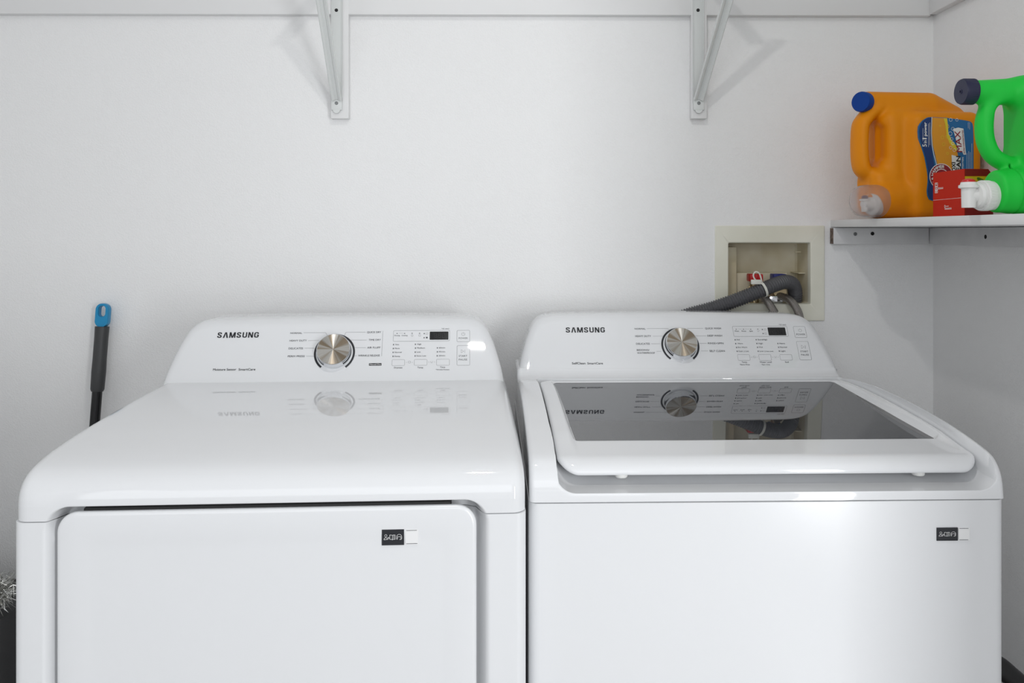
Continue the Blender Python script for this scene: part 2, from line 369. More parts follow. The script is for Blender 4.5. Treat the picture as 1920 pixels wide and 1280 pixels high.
DRYER_PANEL={'logo':[(-245.7, 51.9), (-162.2, 51.9), (-246.5, 64.0)],
'items':[('t', 'Moisture Sensor', -243.1, -197.4, -18.65, 4.6, 0.5),
('t', 'SmartCare', -192.9, -159.8, -18.9, 4.6, 0.5),
('t', 'NORMAL', -99.3, -75.2, 59.650000000000006, 3.5, 0),
('t', 'HEAVY DUTY', -99.1, -64.5, 42.9, 3.7, 0),
('t', 'DELICATES', -99.1, -70.2, 25.7, 3.9, 0),
('t', 'PERM PRESS', -99.0, -65.4, 8.6, 3.9, 0),
('t', 'QUICK DRY', 56.6, 85.4, 60.3, 4.0, 0),
('t', 'TIME DRY', 61.1, 85.6, 43.3, 3.7, 0),
('t', 'AIR FLUFF', 59.1, 85.6, 26.2, 3.9, 0),
('t', 'WRINKLE RELEASE', 41.9, 85.2, 8.899999999999999, 3.9, 0),
('l', [(-72.3, 62.2), (-27.8, 62.1), (-23.4, 54.6)], 0.35),
('l', [(-61.5, 44.6), (-39.7, 44.9)], 0.35),
('l', [(-67.3, 27.9), (-47.7, 27.8)], 0.35),
('l', [(-62.1, 10.5), (-47.1, 10.3)], 0.35),
('l', [(54.0, 62.5), (13.6, 62.3), (10.9, 55.5)], 0.35),
('l', [(56.7, 44.9), (25.5, 45.2)], 0.35),
('l', [(56.1, 28.0), (34.2, 28.2)], 0.35),
('l', [(38.6, 10.5), (35.2, 10.5)], 0.35),
('l', [(89.0, 64.9), (89.1, 9.6)], 0.35),
('r', 110.9, 41.5, 226.4, 65.3, 2.2, 0.35),
('d', 118.3, 59.0, 2.6, 1.3),
('d', 133.7, 58.9, 2.6, 1.3),
('d', 149.1, 59.1, 2.6, 1.3),
('d', 164.5, 59.0, 2.6, 1.3),
('l', [(122.1, 59.6), (130.4, 59.5)], 0.25),
('t', 'Drying', 113.0, 124.2, 53.349999999999994, 2.4, 0),
('t', 'Cooling', 127.7, 139.8, 53.25, 2.4, 0),
('r', 147.4, 52.3, 150.9, 56.2, 1.2, 0.3),
('r', 162.9, 52.2, 166.9, 56.1, 1.2, 0.3),
('d', 174.1, 58.3, 1.8, 2.6),
('d', 174.1, 49.1, 1.8, 2.6),
('r', 177.4, 56.5, 181.4, 59.9, 0.6, 0.3),
('d', 179.5, 49.3, 3.6, 3.2),
('t', '*(3 sec)', 209.5, 225.0, 68.1, 2.4, 0),
('d', 112.0, 34.3, 1.8, 2.8),
('t', 'Very', 115.3, 123.4, 33.150000000000006, 2.8, 0),
('d', 112.0, 25.8, 1.8, 2.8),
('t', 'More', 115.0, 124.6, 24.65, 2.9, 0),
('d', 111.9, 17.3, 1.8, 2.8),
('t', 'Normal', 115.0, 129.2, 16.1, 2.8, 0),
('d', 112.1, 8.6, 1.8, 2.8),
('t', 'Damp', 115.0, 126.5, 7.4, 2.8, 0),
('d', 156.6, 34.5, 1.8, 2.8),
('t', 'High', 160.1, 168.6, 33.4, 2.9, 0),
('d', 156.9, 26.2, 1.8, 2.8),
('t', 'Medium', 160.0, 176.2, 25.15, 2.8, 0),
('d', 156.8, 17.4, 1.8, 2.8),
('t', 'Low', 159.8, 167.7, 16.4, 2.9, 0),
('d', 156.8, 9.0, 1.8, 2.8),
('t', 'Extra Low', 159.9, 179.1, 7.8, 2.8, 0),
('d', 201.6, 26.2, 1.8, 2.8),
('t', '60min', 204.8, 217.5, 25.200000000000003, 2.7, 0),
('d', 201.7, 17.6, 1.8, 2.8),
('t', '45min', 204.5, 217.6, 16.65, 2.6, 0),
('d', 201.6, 9.0, 1.8, 2.8),
('t', '20min', 204.7, 217.7, 8.0, 2.7, 0),
('l', [(138.9, -4.7), (141.1, -4.7)], 0.3),
('l', [(150.3, -4.8), (152.5, -4.8)], 0.3),
('r', 143.4, -6.2, 147.8, -2.2, 0.8, 0.3),
('l', [(183.8, -4.3), (186.1, -4.4)], 0.3),
('l', [(195.4, -4.2), (197.6, -4.3)], 0.3),
('l', [(188.3, -2.7), (189.9, -6.2), (191.4, -6.2), (192.8, -2.7)], 0.3),
('t', 'Dryness', 115.3, 132.1, -17.4, 3.2, 0),
('t', 'Temp.', 162.2, 174.5, -17.55, 3.2, 0),
('t', 'Time', 207.7, 218.0, -17.25, 3.2, 0),
('t', '*Wrinkle Prevent', 199.2, 226.7, -22.049999999999997, 2.3, 0),
('t', 'POWER', 245.3, 263.8, 45.6, 3.5, 0),
('t', 'START', 245.5, 262.8, 6.199999999999999, 3.9, 0),
('t', 'PAUSE', 245.5, 262.8, -1.65, 3.9, 0),
('l', [(250.5, 21.9), (250.5, 15.0), (255.6, 18.2), (250.5, 21.9)], 0.35),
('l', [(258.0, 21.8), (258.0, 14.9)], 0.35),
('pow', 254.6, 56.6, 3.4)],
'manual':[('r', 64.7, -11.1, 89.8, -5.8, 0.6, 0), ('t', 'Manual Dry', 66.1, 88.8, -9.850000000000001, 2.7, 0.5)],
'disp':('r', 185.5, 44.5, 223.9, 62.5, 1, 0),
'power':('r', 241.6, 39.6, 268.0, 65.0, 2, 0),
'start':('r', 241.9, -12.2, 267.9, 30.9, 2, 0),
'sel':[('r', 110.7, -11.5, 136.1, 1.4, 2, 0), ('r', 155.5, -11.4, 181.4, 1.5, 2, 0), ('r', 200.4, -11.7, 226.6, 1.6, 2, 0)],
'dial':(-6.2, 17.3),
}
WASHER_PANEL={'logo':[(-234.9, 48.2), (-149.3, 48.3), (-234.0, 60.4)],
'items':[('t', 'SelfClean', -225.1, -196.3, -25.15, 4.6, 0.5),
('t', 'SmartCare', -192.4, -159.0, -25.299999999999997, 4.5, 0.5),
('t', 'NORMAL', -84.2, -60.0, 54.8, 3.8, 0),
('t', 'HEAVY DUTY', -84.4, -49.9, 37.2, 4.3, 0),
('t', 'DELICATES', -84.0, -54.4, 19.45, 4.1, 0),
('t', 'BEDDING/', -83.9, -56.5, 5.0, 3.9, 0),
('t', 'WATERPROOF', -83.8, -45.4, -1.7000000000000002, 3.8, 0),
('t', 'QUICK WASH', 70.5, 105.6, 55.3, 4.0, 0),
('t', 'DEEP WASH', 73.3, 105.5, 37.9, 4.0, 0),
('t', 'RINSE+SPIN', 72.1, 106.0, 20.05, 4.0, 0),
('t', 'SELF CLEAN', 73.1, 106.3, 2.05, 4.2, 0),
('l', [(-57.4, 57.0), (-11.6, 57.4), (-7.6, 51.8)], 0.35),
('l', [(-45.9, 39.2), (-23.4, 39.2)], 0.35),
('l', [(-51.1, 21.4), (-32.2, 21.4)], 0.35),
('l', [(-41.5, 3.8), (-31.8, 3.7)], 0.35),
('l', [(66.4, 57.3), (32.4, 57.4), (30.1, 52.6)], 0.35),
('l', [(70.7, 39.6), (45.9, 39.7)], 0.35),
('l', [(68.9, 22.0), (54.0, 22.1)], 0.35),
('l', [(69.7, 4.2), (55.1, 4.3)], 0.35),
('r', 131.3, 37.7, 251.3, 62.0, 2.2, 0.35),
('d', 138.8, 54.9, 2.6, 1.3),
('d', 154.8, 54.9, 2.6, 1.3),
('d', 170.7, 54.8, 2.6, 1.3),
('d', 186.4, 55.0, 2.6, 1.3),
('l', [(142.6, 55.4), (150.9, 55.4)], 0.25),
('l', [(158.6, 55.4), (167.4, 55.3)], 0.25),
('t', 'Wash', 134.5, 144.1, 49.2, 2.7, 0),
('t', 'Rinse', 150.1, 159.8, 49.2, 2.6, 0),
('t', 'Spin', 167.0, 174.7, 49.1, 2.7, 0),
('l', [(185.0, 51.7), (186.2, 49.0), (189.4, 51.7)], 0.3),
('d', 196.3, 54.2, 1.8, 2.6),
('d', 196.4, 44.5, 1.8, 2.6),
('r', 199.9, 52.1, 203.9, 55.7, 0.6, 0.3),
('r', 200.0, 42.9, 203.8, 46.5, 0.6, 0.3),
('t', '*(3 sec)', 234.9, 250.4, 64.3, 2.7, 0),
('d', 132.7, 29.9, 1.8, 2.8),
('t', 'Hot', 136.1, 142.9, 28.9, 3.1, 0),
('d', 132.7, 21.0, 1.8, 2.8),
('t', 'Warm', 136.3, 148.1, 20.0, 2.8, 0),
('d', 132.9, 12.1, 1.8, 2.8),
('t', 'Eco Warm', 136.0, 156.3, 11.149999999999999, 2.8, 0),
('d', 133.0, 3.2, 1.8, 2.8),
('t', 'Cool', 135.9, 144.7, 2.0, 3.0, 0),
('t', '(2 Cold)', 147.2, 158.1, 2.0, 2.3, 0),
('d', 178.8, 30.0, 1.8, 2.8),
('t', 'ExtraHigh', 182.3, 202.9, 28.75, 3.0, 0),
('d', 178.7, 21.1, 1.8, 2.8),
('t', 'High', 181.9, 191.7, 19.85, 3.0, 0),
('d', 178.7, 12.2, 1.8, 2.8),
('t', 'Mid', 182.0, 189.7, 11.25, 2.7, 0),
('d', 178.7, 3.1, 1.8, 2.8),
('t', 'Low', 181.7, 190.3, 1.95, 2.8, 0),
('t', '(2 Auto Level)', 192.5, 211.5, 1.9, 2.3, 0),
('d', 224.5, 21.0, 1.8, 2.8),
('t', 'Heavy', 227.8, 240.4, 19.8, 3.1, 0),
('d', 224.7, 12.1, 1.8, 2.8),
('t', 'Normal', 227.7, 242.8, 11.05, 3.0, 0),
('d', 224.6, 3.3, 1.8, 2.8),
('t', 'Light', 227.6, 238.2, 2.0, 3.0, 0),
('l', [(161.0, -10.3), (163.7, -10.3)], 0.3),
('l', [(172.5, -10.3), (175.2, -10.3)], 0.3),
('r', 166.1, -11.8, 170.4, -8.2, 0.8, 0.3),
('l', [(206.6, -10.5), (209.3, -10.5)], 0.3),
('l', [(218.5, -10.5), (221.2, -10.5)], 0.3),
('l', [(211.9, -8.4), (212.9, -12.0), (214.5, -12.0), (216.4, -8.4)], 0.3),
('t', 'Temp.', 139.1, 151.0, -23.35, 3.4, 0),
('t', '*Extra Rinse', 134.0, 155.5, -28.45, 2.5, 0),
('t', 'Water Level', 177.9, 203.6, -23.45, 3.4, 0),
('t', '*Spin Only', 180.8, 199.1, -28.65, 2.5, 0),
('t', 'Soil', 232.4, 240.3, -23.5, 3.2, 0),
('t', 'POWER', 269.1, 288.7, 40.349999999999994, 3.8, 0),
('t', 'START', 270.0, 287.6, 0.2, 4.0, 0),
('t', 'PAUSE', 270.4, 287.5, -7.4, 3.9, 0),
('l', [(275.1, 16.9), (274.3, 8.7), (280.2, 12.8), (275.1, 16.9)], 0.35),
('l', [(282.4, 16.5), (281.7, 9.0)], 0.35),
('l', [(284.0, 16.5), (283.3, 9.0)], 0.35),
('pow', 279.1, 51.9, 3.4)],
'disp':('r', 208.3, 40.2, 246.9, 58.8, 1, 0),
'power':('r', 265.4, 34.8, 291.5, 61.2, 2, 0),
'start':('r', 265.8, -17.2, 291.4, 25.6, 2, 0),
'sel':[('r', 132.2, -17.6, 158.4, -4.3, 2, 0), ('r', 178.1, -17.9, 204.3, -4.3, 2, 0), ('r', 223.8, -17.6, 249.8, -4.5, 2, 0)],
'dial':(11.5, 17.3),
}

# ---------------------------------------------------------------- console (shared by both machines)
KF = 0.6; PH = math.atan(KF); CP = math.cos(PH); SP = math.sin(PH)
def build_console(root, y0, half, T, mm=0.001, yback=0.715, wide=1.0):
    xo = 0.0035 if wide > 1 else -0.0015
    half = [(x * wide, z - (0.002 if wide > 1 else 0)) for x, z in half]
    def fn_off(off): return lambda u, v: (u * mm, y0 + v * mm * SP - off * CP, 1.05 + v * mm * CP + off * SP)
    fn = fn_off(0.0004)
    left = catmull([(x, z) for x, z in half], 6); left = [tuple(q) for q in left]           # right side, bottom to top centre
    # mirrored outline, counter clockwise in (x, z)
    out = [(x, z) for x, z in left] + [(-x, z) for x, z in left[::-1][1:]]
    o = np.array(out); n = len(o); t = np.zeros_like(o); t[1:-1] = o[2:] - o[:-2]; t[0] = o[1] - o[0]; t[-1] = o[-1] - o[-2]
    t /= np.linalg.norm(t, axis=1)[:, None]; inn = np.stack([-t[:, 1], t[:, 0]], 1)
    rings = []
    for ins, off in ((0.0185, 0.0), (0.016, 0.0), (0.012, 0.0006), (0.0075, 0.0028), (0.0038, 0.0062), (0.0012, 0.0105), (0.0, 0.016)):
        q = o + inn * ins; q[:, 1] = np.where(np.arange(n) % n < 0, q[:, 1], q[:, 1])
        q[0, 1] = o[0, 1]; q[-1, 1] = o[-1, 1]
        rings.append([(x + xo, y0 + KF * (z - 1.05) + off, z) for x, z in q])
    rings.append([(x + xo, yback - 0.012, z) for x, z in o]); rings.append([(x * 0.985 + xo, yback, z - 0.006) for x, z in o])
    V = [p for r in rings for p in r]; F = []
    for j in range(len(rings) - 1):
        for i in range(n - 1): F.append((j * n + i, j * n + i + 1, (j + 1) * n + i + 1, (j + 1) * n + i))
    h = n // 2
    for base in (0, (len(rings) - 1) * n):
        for i in range(h - 1): F.append((base + i, base + i + 1, base + n - 2 - i, base + n - 1 - i))
        F.append((base + h - 1, base + h, base + h + 1))
    con = make('control_console', V, F, m_panel, root, True); fix_normals(con); con.data.set_sharp_from_angle(angle=math.radians(30))
    # wordmark
    mb = MB(); a, b, c = T['logo']; wordmark(mb, fn_off(0.0006), a[0], b[0], a[1], c[1] - a[1]); lg = mb.build('wordmark', m_dark, con, smooth=False)
    lg['label'] = 'black capital lettering'
    # fine print: legends, lines and icons
    mb = MB(); feat = MB(); opt = MB(); groups = {id(it): (feat if i < 2 else (mb if (it[0] == 't' and it[2] < 125) or (it[0] == 'l' and it[2] == 0.35 and it[1][0][0] < 125) else opt)) for i, it in enumerate(T['items'])}
    main = mb; right = MB(); rule = MB(); ud = T['dial'][0]
    for it in T['items']:
        if groups[id(it)] is main:
            u_ = it[2] if it[0] == 't' else it[1][0][0]
            if it[0] == 'l' and abs(it[1][0][0] - it[1][-1][0]) < 4 and u_ > ud + 60: groups[id(it)] = rule
            elif u_ > ud: groups[id(it)] = right
    for it in T['items']:
        k = it[0]; mb = groups[id(it)]
        if k == 't':
            _, s, u0, u1, v, hh, bold = it
            put_text(mb, s, u0, u1, v, hh, fn, 0.006 if not bold else 0.016)
        elif k == 'l': ribbon(mb, it[1], it[2], fn)
        elif k == 'r': ring_ribbon(mb, rrect(*it[1:5], it[5], 5, 4), it[6], fn)
        elif k == 'd': _, u, v, w, hh = it; mb.add([fn(u - w / 2, v - hh / 2), fn(u + w / 2, v - hh / 2), fn(u + w / 2, v + hh / 2), fn(u - w / 2, v + hh / 2)], [(0, 1, 2, 3)])
        elif k == 'pow':
            _, u, v, r = it
            ribbon(mb, [(u + r * math.sin(math.radians(q)), v + r * math.cos(math.radians(q))) for q in range(28, 333, 12)], 0.42, fn)
            ribbon(mb, [(u, v + 0.5), (u, v + r + 0.8)], 0.42, fn)
    main.build('cycle_legend', m_grey, con, smooth=False); right.build('cycle_legend', m_grey, con, smooth=False)
    if rule.v: rule.build('legend_rule', m_grey, con, smooth=False)
    opt.build('option_legend', m_grey, con, smooth=False); feat.build('feature_lettering', m_dark, con, smooth=False)
    if 'manual' in T:
        mb = MB(); r_ = T['manual'][0]; mb.add([fn(*q) for q in rrect(*r_[1:5], 0.6, 3, 1)], [tuple(range(len(rrect(*r_[1:5], 0.6, 3, 1))))])
        it = T['manual'][1]; put_text(mb, it[1], it[2], it[3], it[4], it[5], fn_off(0.0007), 0.012, mi=1)
        mb.build('legend_badge', None, con, smooth=False, mats=[m_dark, m_lwhite])
    # dial
    u, v = T['dial']; c = Vector(fn_off(0)(u, v))
    dial = bpy.data.objects.new('d', None)
    prof = [(0.0345, 0.0), (0.0345, 0.003), (0.0335, 0.0045), (0.0330, 0.012), (0.0336, 0.0145), (0.0336, 0.0185), (0.0328, 0.0196), (0.0320, 0.0196)]
    mb = MB(); mb.lathe(prof, n=96, cap=True); d = mb.build('dial', m_chrome, con, sharp=30)
    rot = Matrix(((1, 0, 0), (0, SP, -CP), (0, CP, SP)))      # local z -> outward normal, local y -> up the panel
    d.matrix_local = Matrix.Translation(c) @ rot.to_4x4()
    del dial
    # spun face as second material slot on the same mesh
    d.data.materials.append(m_spun)
    mb = MB(); nn = 96
    V = [(0, 0, 0.0192)]; F = []; rr = [0.0004, 0.006, 0.012, 0.018, 0.024, 0.030, 0.0322]
    for r in rr: V += [(r * math.cos(2 * math.pi * i / nn), r * math.sin(2 * math.pi * i / nn), 0.0192 + 0.0007 * (r / 0.0322)) for i in range(nn)]
    F += [(0, 1 + i, 1 + (i + 1) % nn) for i in range(nn)]
    for j in range(len(rr) - 1): F += [(1 + j * nn + i, 1 + j * nn + (i + 1) % nn, 1 + (j + 1) * nn + (i + 1) % nn, 1 + (j + 1) * nn + i) for i in range(nn)]
    bm = bmesh.new(); bm.from_mesh(d.data)
    # drop the flat cap of the lathe, then add the spun face
    caps = [f for f in bm.faces if len(f.verts) > 8 and f.calc_center_median().z > 0.015]; bmesh.ops.delete(bm, geom=caps, context='FACES_ONLY')
    vs = [bm.verts.new(q) for q in V]
    for f in F:
        nf = bm.faces.new([vs[i] for i in f]); nf.material_index = 1; nf.smooth = True
    bm.normal_update(); bm.to_mesh(d.data); bm.free()
    # black ring open at the bottom
    mb = MB(); pts = []
    for i in range(61):
        a = math.radians(-52 + (284) * i / 60); pts.append((math.cos(a), math.sin(a)))
    f2 = fn_off(0.0007)
    V = [f2(u + 41.2 * x, v + 41.2 * y) for x, y in pts] + [f2(u + 37.2 * x, v + 37.2 * y) for x, y in pts]
    mb.add(V, [(i, i + 1, 61 + i + 1, 61 + i) for i in range(60)]); mb.build('dial_ring', m_dark, con, smooth=False)
    # display
    _, a0, b0, a1, b1, _, _ = T['disp']
    def slab(name, r, mat, o1, rad=1.5, edge=0.5):
        mb = MB(); R0 = rrect(*r, rad, 6, 2); R1 = rrect(r[0] + edge, r[1] + edge, r[2] - edge, r[3] - edge, max(rad - edge, 0.3), 6, 2)
        mb.loft([[fn_off(-0.002)(*q) for q in R0], [fn_off(o1 - 0.0002)(*q) for q in R0], [fn_off(o1)(*q) for q in R1]])
        return mb.build(name, mat, con, smooth=False)
    slab('display', (a0, b0, a1, b1), m_disp, 0.0007, 1.2)
    mb = MB(); w = (a1 - a0)
    for i in range(3):
        cx = a0 + w * (0.30 + 0.22 * i); cy = (b0 + b1) / 2; s_ = 2.3
        f3 = fn_off(0.0009)
        for p_, q_ in (((-1, 2), (1, 2)), ((-1, 0), (1, 0)), ((-1, -2), (1, -2)), ((-1, 2), (-1, 0)), ((1, 2), (1, 0)), ((-1, 0), (-1, -2)), ((1, 0), (1, -2))):
            ribbon(mb, [(cx + p_[0] * s_, cy + p_[1] * s_), (cx + q_[0] * s_, cy + q_[1] * s_)], 0.7, f3)
    mb.build('display_digits', m_seg, con, smooth=False)
    def button(name, r, rad, outline=m_grey, w=0.38):
        mb = MB(); R0 = rrect(*r, rad, 6, 3); R1 = rrect(r[0] + 0.6, r[1] + 0.6, r[2] - 0.6, r[3] - 0.6, max(rad - 0.6, 0.3), 6, 3)
        mb.loft([[fn_off(-0.001)(*q) for q in R0], [fn_off(0.0001)(*q) for q in R0], [fn_off(0.00035)(*q) for q in R1]], cap0=False)
        ring_ribbon(mb, R0, w, fn_off(0.0004), mi=1)
        return mb.build(name, None, con, smooth=False, mats=[m_panel, outline])
    button('power_button', T['power'][1:5], 2.4); button('start_pause_button', T['start'][1:5], 2.4)
    for s_ in T['sel']: button('select_button', s_[1:5], 2.0, m_grey, 0.3)
    return con
HALF = [(0.3395, 0.985), (0.3385, 1.003), (0.3345, 1.028), (0.3280, 1.052), (0.3205, 1.075), (0.3120, 1.095), (0.3010, 1.1125), (0.2850, 1.1240), (0.2640, 1.1290), (0.2300, 1.1305), (0.12, 1.1320), (0.0, 1.1325)]

def sticker(root, x0, x1, z0, z1, qx0, qx1, y):
    mb = MB(); fn = lambda u, v: (u, y, v)
    mb.box((x0, y - 0.0002, z0), (x1, y + 0.002, z1))
    st = mb.build('pictogram_sticker', m_dark, root, smooth=False); st['label'] = 'black sticker with white outline icons'
    mb = MB(); f2 = lambda u, v: (x0 + (x1 - x0) * u, y - 0.0005, z0 + (z1 - z0) * v); w = 0.0005
    def rib(pts, ww=w): ribbon(mb, [(x0 + (x1 - x0) * a, z0 + (z1 - z0) * b) for a, b in pts], ww, lambda a, b: (a, y - 0.0005, b))
    circ = lambda cx, cy, r, a0, a1, n=14: [(cx + r * math.cos(math.radians(a0 + (a1 - a0) * i / n)), cy + r * 1.5 * math.sin(math.radians(a0 + (a1 - a0) * i / n))) for i in range(n + 1)]
    rib(circ(0.18, 0.62, 0.050, 0, 360)); rib([(0.24, 0.38), (0.10, 0.36), (0.10, 0.42), (0.16, 0.50), (0.22, 0.48)]); rib([(0.22, 0.40), (0.30, 0.52), (0.33, 0.47), (0.25, 0.36), (0.22, 0.40)])
    rib([(0.36, 0.66), (0.36, 0.38), (0.475, 0.38), (0.60, 0.38), (0.60, 0.66), (0.52, 0.66), (0.475, 0.63), (0.43, 0.66), (0.36, 0.66)]); rib([(0.475, 0.63), (0.475, 0.34)])
    rib([(0.54, 0.62), (0.54, 0.44)]); rib(circ(0.78, 0.52, 0.115, -10, 190)); rib([(0.665, 0.50), (0.665, 0.38), (0.70, 0.38), (0.70, 0.54)]); rib([(0.895, 0.50), (0.895, 0.42), (0.86, 0.36), (0.80, 0.36)]); rib([(0.70, 0.54), (0.86, 0.54), (0.86, 0.40)])
    mb.build('pictogram_icons', m_lwhite, st, smooth=False)
    mb = MB(); s = qx1 - qx0
    mb.box((qx0 - 0.0015, y - 0.0001, z0 + 0.0005), (qx1 + 0.0015, y + 0.002, z1 - 0.0005)); wp = mb.build('white_sticker', m_lwhite, root, smooth=False)
    mb = MB(); zz = (z0 + z1) / 2
    for z in (zz + s * 0.62, zz - s * 0.62):
        x = qx0
        while x < qx1 - 0.0006:
            L = random.uniform(0.0008, 0.0020); ribbon(mb, [(x, z), (min(x + L, qx1), z)], 0.0006, lambda a, b: (a, y - 0.0004, b)); x += L + 0.0006
    mb.build('small_print', m_grey, wp, smooth=False)

# ---------------------------------------------------------------- dryer
DRY = (-0.32265, 1.12035, 0.0); DR_A = math.radians(3.2); Wd = 0.3425
dryer = empty('clothes_dryer', DRY, DR_A, 'white front-loading dryer with smooth closed top and square door, left of the washer', 'dryer')
def smoothst(a): a = min(1.0, max(0.0, a)); return a * a * (3 - 2 * a)
def dryer_recess(x, z):
    cx, hx = -0.0055, 0.2985; cz, hz = 0.600, 0.3445; r = 0.036
    qx, qz = abs(x - cx) - (hx - r), (z - cz) - (hz - r) if z > cz else (cz - z) - (hz - r)
    if qx > 0 and qz > 0: L = math.hypot(qx, qz); d = r - L; nx, nz = qx / L, qz / L
    else:
        if qx > qz: d = r - qx; nx, nz = 1, 0
        else: d = r - qz; nx, nz = 0, 1
    if d <= 0: return 0.0
    w = 0.0215 * nx * nx + 0.0065 * nz * nz
    return (0.023 + 0.016 * nz * nz) * smoothst(d / w)
dense = [(-0.31, -0.262, 0.0015), (0.250, 0.298, 0.0015)]
pr = [(0.0, 0.925 + 0.0009 * i) for i in range(22)] + [tuple(q) for q in catmull([(0.0, 0.9448), (0.0012, 0.955), (0.0055, 0.9665), (0.016, 0.9795), (0.036, 0.9900), (0.075, 0.9975), (0.14, 1.0030), (0.22, 1.0068), (0.35, 1.0108), (0.45, 1.0122), (0.56, 1.0125), (0.70, 1.0125)], 6)] + [(0.712, 1.006), (0.715, 0.99), (0.715, 0.925)]
def dcov(x, y, z):
    if y < 0.03 and z < 0.95: y += dryer_recess(x, z)
    return y, z
cover_mesh('top_cover', pr, Wd, 0.020, dense, 0.925, dcov, m_enamel, dryer)
zd = lin(0.20, 0.85, 30) + lin(0.85, 0.9235, 50)
cabinet_mesh('cabinet', Wd + 0.0005, 0.014, 0.715, 0.9235, 0.03, dense, zd, lambda x, e, z: e + dryer_recess(x, z), m_cab, dryer)
# door: stamped plate with rounded corners
rings = []
def ring_d(ins, y, r=0.028): return [(x, y, z) for x, z in rrect(-0.2858 + ins, 0.285 + ins, 0.2745 - ins, 0.9366 - ins, max(r - ins, 0.012), 10, 12)]
rings = [ring_d(0.020, 0.0085), ring_d(0.003, 0.0075), ring_d(0.0, 0.0060), ring_d(0.0, 0.0045), ring_d(0.0007, 0.0022), ring_d(0.0025, 0.0006), ring_d(0.006, 0.0), ring_d(0.036, -0.0005, 0.05), ring_d(0.042, 0.0002, 0.05), ring_d(0.048, 0.0004, 0.05), ring_d(0.052, 0.0004, 0.05)]
mb = MB(); mb.loft(rings); door = mb.build('door', m_cab, dryer, sharp=50)
mb = MB(); mb.box((-0.255, 0.0088, 0.900), (0.240, 0.030, 0.9398), 0.0035, 3); mb.build('door_gap_shade', m_rubber_shade, dryer)  # dark strip added to paint the shade in the gap above the door
sticker(dryer, 0.1456, 0.1757, 0.8842, 0.9055, 0.1790, 0.1935, -0.0007)
con_d = build_console(dryer, 0.553, HALF, DRYER_PANEL)
mb = MB()
for x in (-0.29, 0.29):
    for y in (0.08, 0.62): mb.lathe([(0.02, 0), (0.02, 0.02), (0.012, 0.024), (0.012, 0.04)], Matrix.Translation((x, y, 0)), n=20); mb.build('foot', m_rubber_shade, dryer); mb = MB()

# ---------------------------------------------------------------- washer
WAS = (0.36706, 1.18101, 0.0); WA_A = math.radians(1.4); Ww = 0.3425
washer = empty('washing_machine', WAS, WA_A, 'white top-loading washer with dark glass lid, right of the dryer', 'washing machine')
OX0, OX1 = -0.3050, 0.3350; FLOOR_Z = 0.9395
CRY = [-1, 0.0, 0.054, 0.1375, 0.214, 0.286, 0.35, 0.41, 0.48, 0.545, 2]; CRZ = [0, 0.0, 0.0060, 0.0140, 0.0180, 0.0192, 0.0188, 0.0168, 0.0105, 0.0, 0]
CRS = np.interp(np.linspace(-0.02, 0.6, 311), CRY, CRZ); CRS = np.convolve(np.pad(CRS, 12, mode='edge'), np.ones(25) / 25, 'valid')
def crown(y): return float(np.interp(y, np.linspace(-0.02, 0.6, 311), CRS)) if y < 0.6 else 0.0
def wcov(x, y, z):
    if z > 0.95: z += crown(y) * smoothst((z - 0.95) / 0.03)
    if y > 0.63: return y, z
    d = min(x - OX0, OX1 - x)
    if d <= 0: return y, z
    r = 0.030
    lev = FLOOR_Z + (r - math.sqrt(max(0.0, r * r - (r - d) ** 2)) if d < r else 0.0)
    lev = FLOOR_Z + (0.06 * max(0.0, 1 - d / 0.004) if d < 0.004 else 0.0) + (r - math.sqrt(max(0.0, r * r - (r - d) ** 2)) if d < r else 0.0)
    if y > 0.035: lev += 0.012 * smoothst((y - 0.035) / 0.05)
    if y > 0.540: lev += 0.12 * smoothst((y - 0.540) / 0.010)
    k = 0.006; h = max(k - abs(z - lev), 0) / k
    zz = min(z, lev) - h * h * k / 4
    return y, zz
wd_ = [(-0.306, -0.268, 0.0015), (0.298, 0.3225, 0.0015)]
pw = [(0.0, 0.9275), (0.0, 0.930), (0.0003, 0.933), (0.0005, 0.9355), (0.0008, 0.938), (0.0012, 0.9405)] + [tuple(q) for q in catmull([(0.0014, 0.943), (0.0045, 0.9570), (0.012, 0.9695), (0.026, 0.9800), (0.050, 0.9845), (0.10, 0.9880), (0.21, 0.9925), (0.36, 0.9978), (0.48, 1.0020), (0.535, 1.0040), (0.556, 1.0055), (0.569, 1.0092), (0.5768, 1.0145), (0.5815, 1.0205)], 12)] + [(0.588, 1.0215), (0.68, 1.0215), (0.715, 1.02), (0.715, 0.9275)]
def xs_roll_R(): return 0.009
cover_mesh('top_cover', pw, Ww, 0.0085, [(-0.306, -0.268, 0.0015), (0.298, 0.334, 0.0012)], 0.9275, wcov, m_enamel, washer)
cabinet_mesh('cabinet', Ww + 0.0005, 0.016, 0.715, 0.9258, 0.03, [], lin(0.2, 0.9258, 8), lambda x, e, z: e - 0.0015 * (1 - (x / 0.343) ** 2), m_cab, washer)
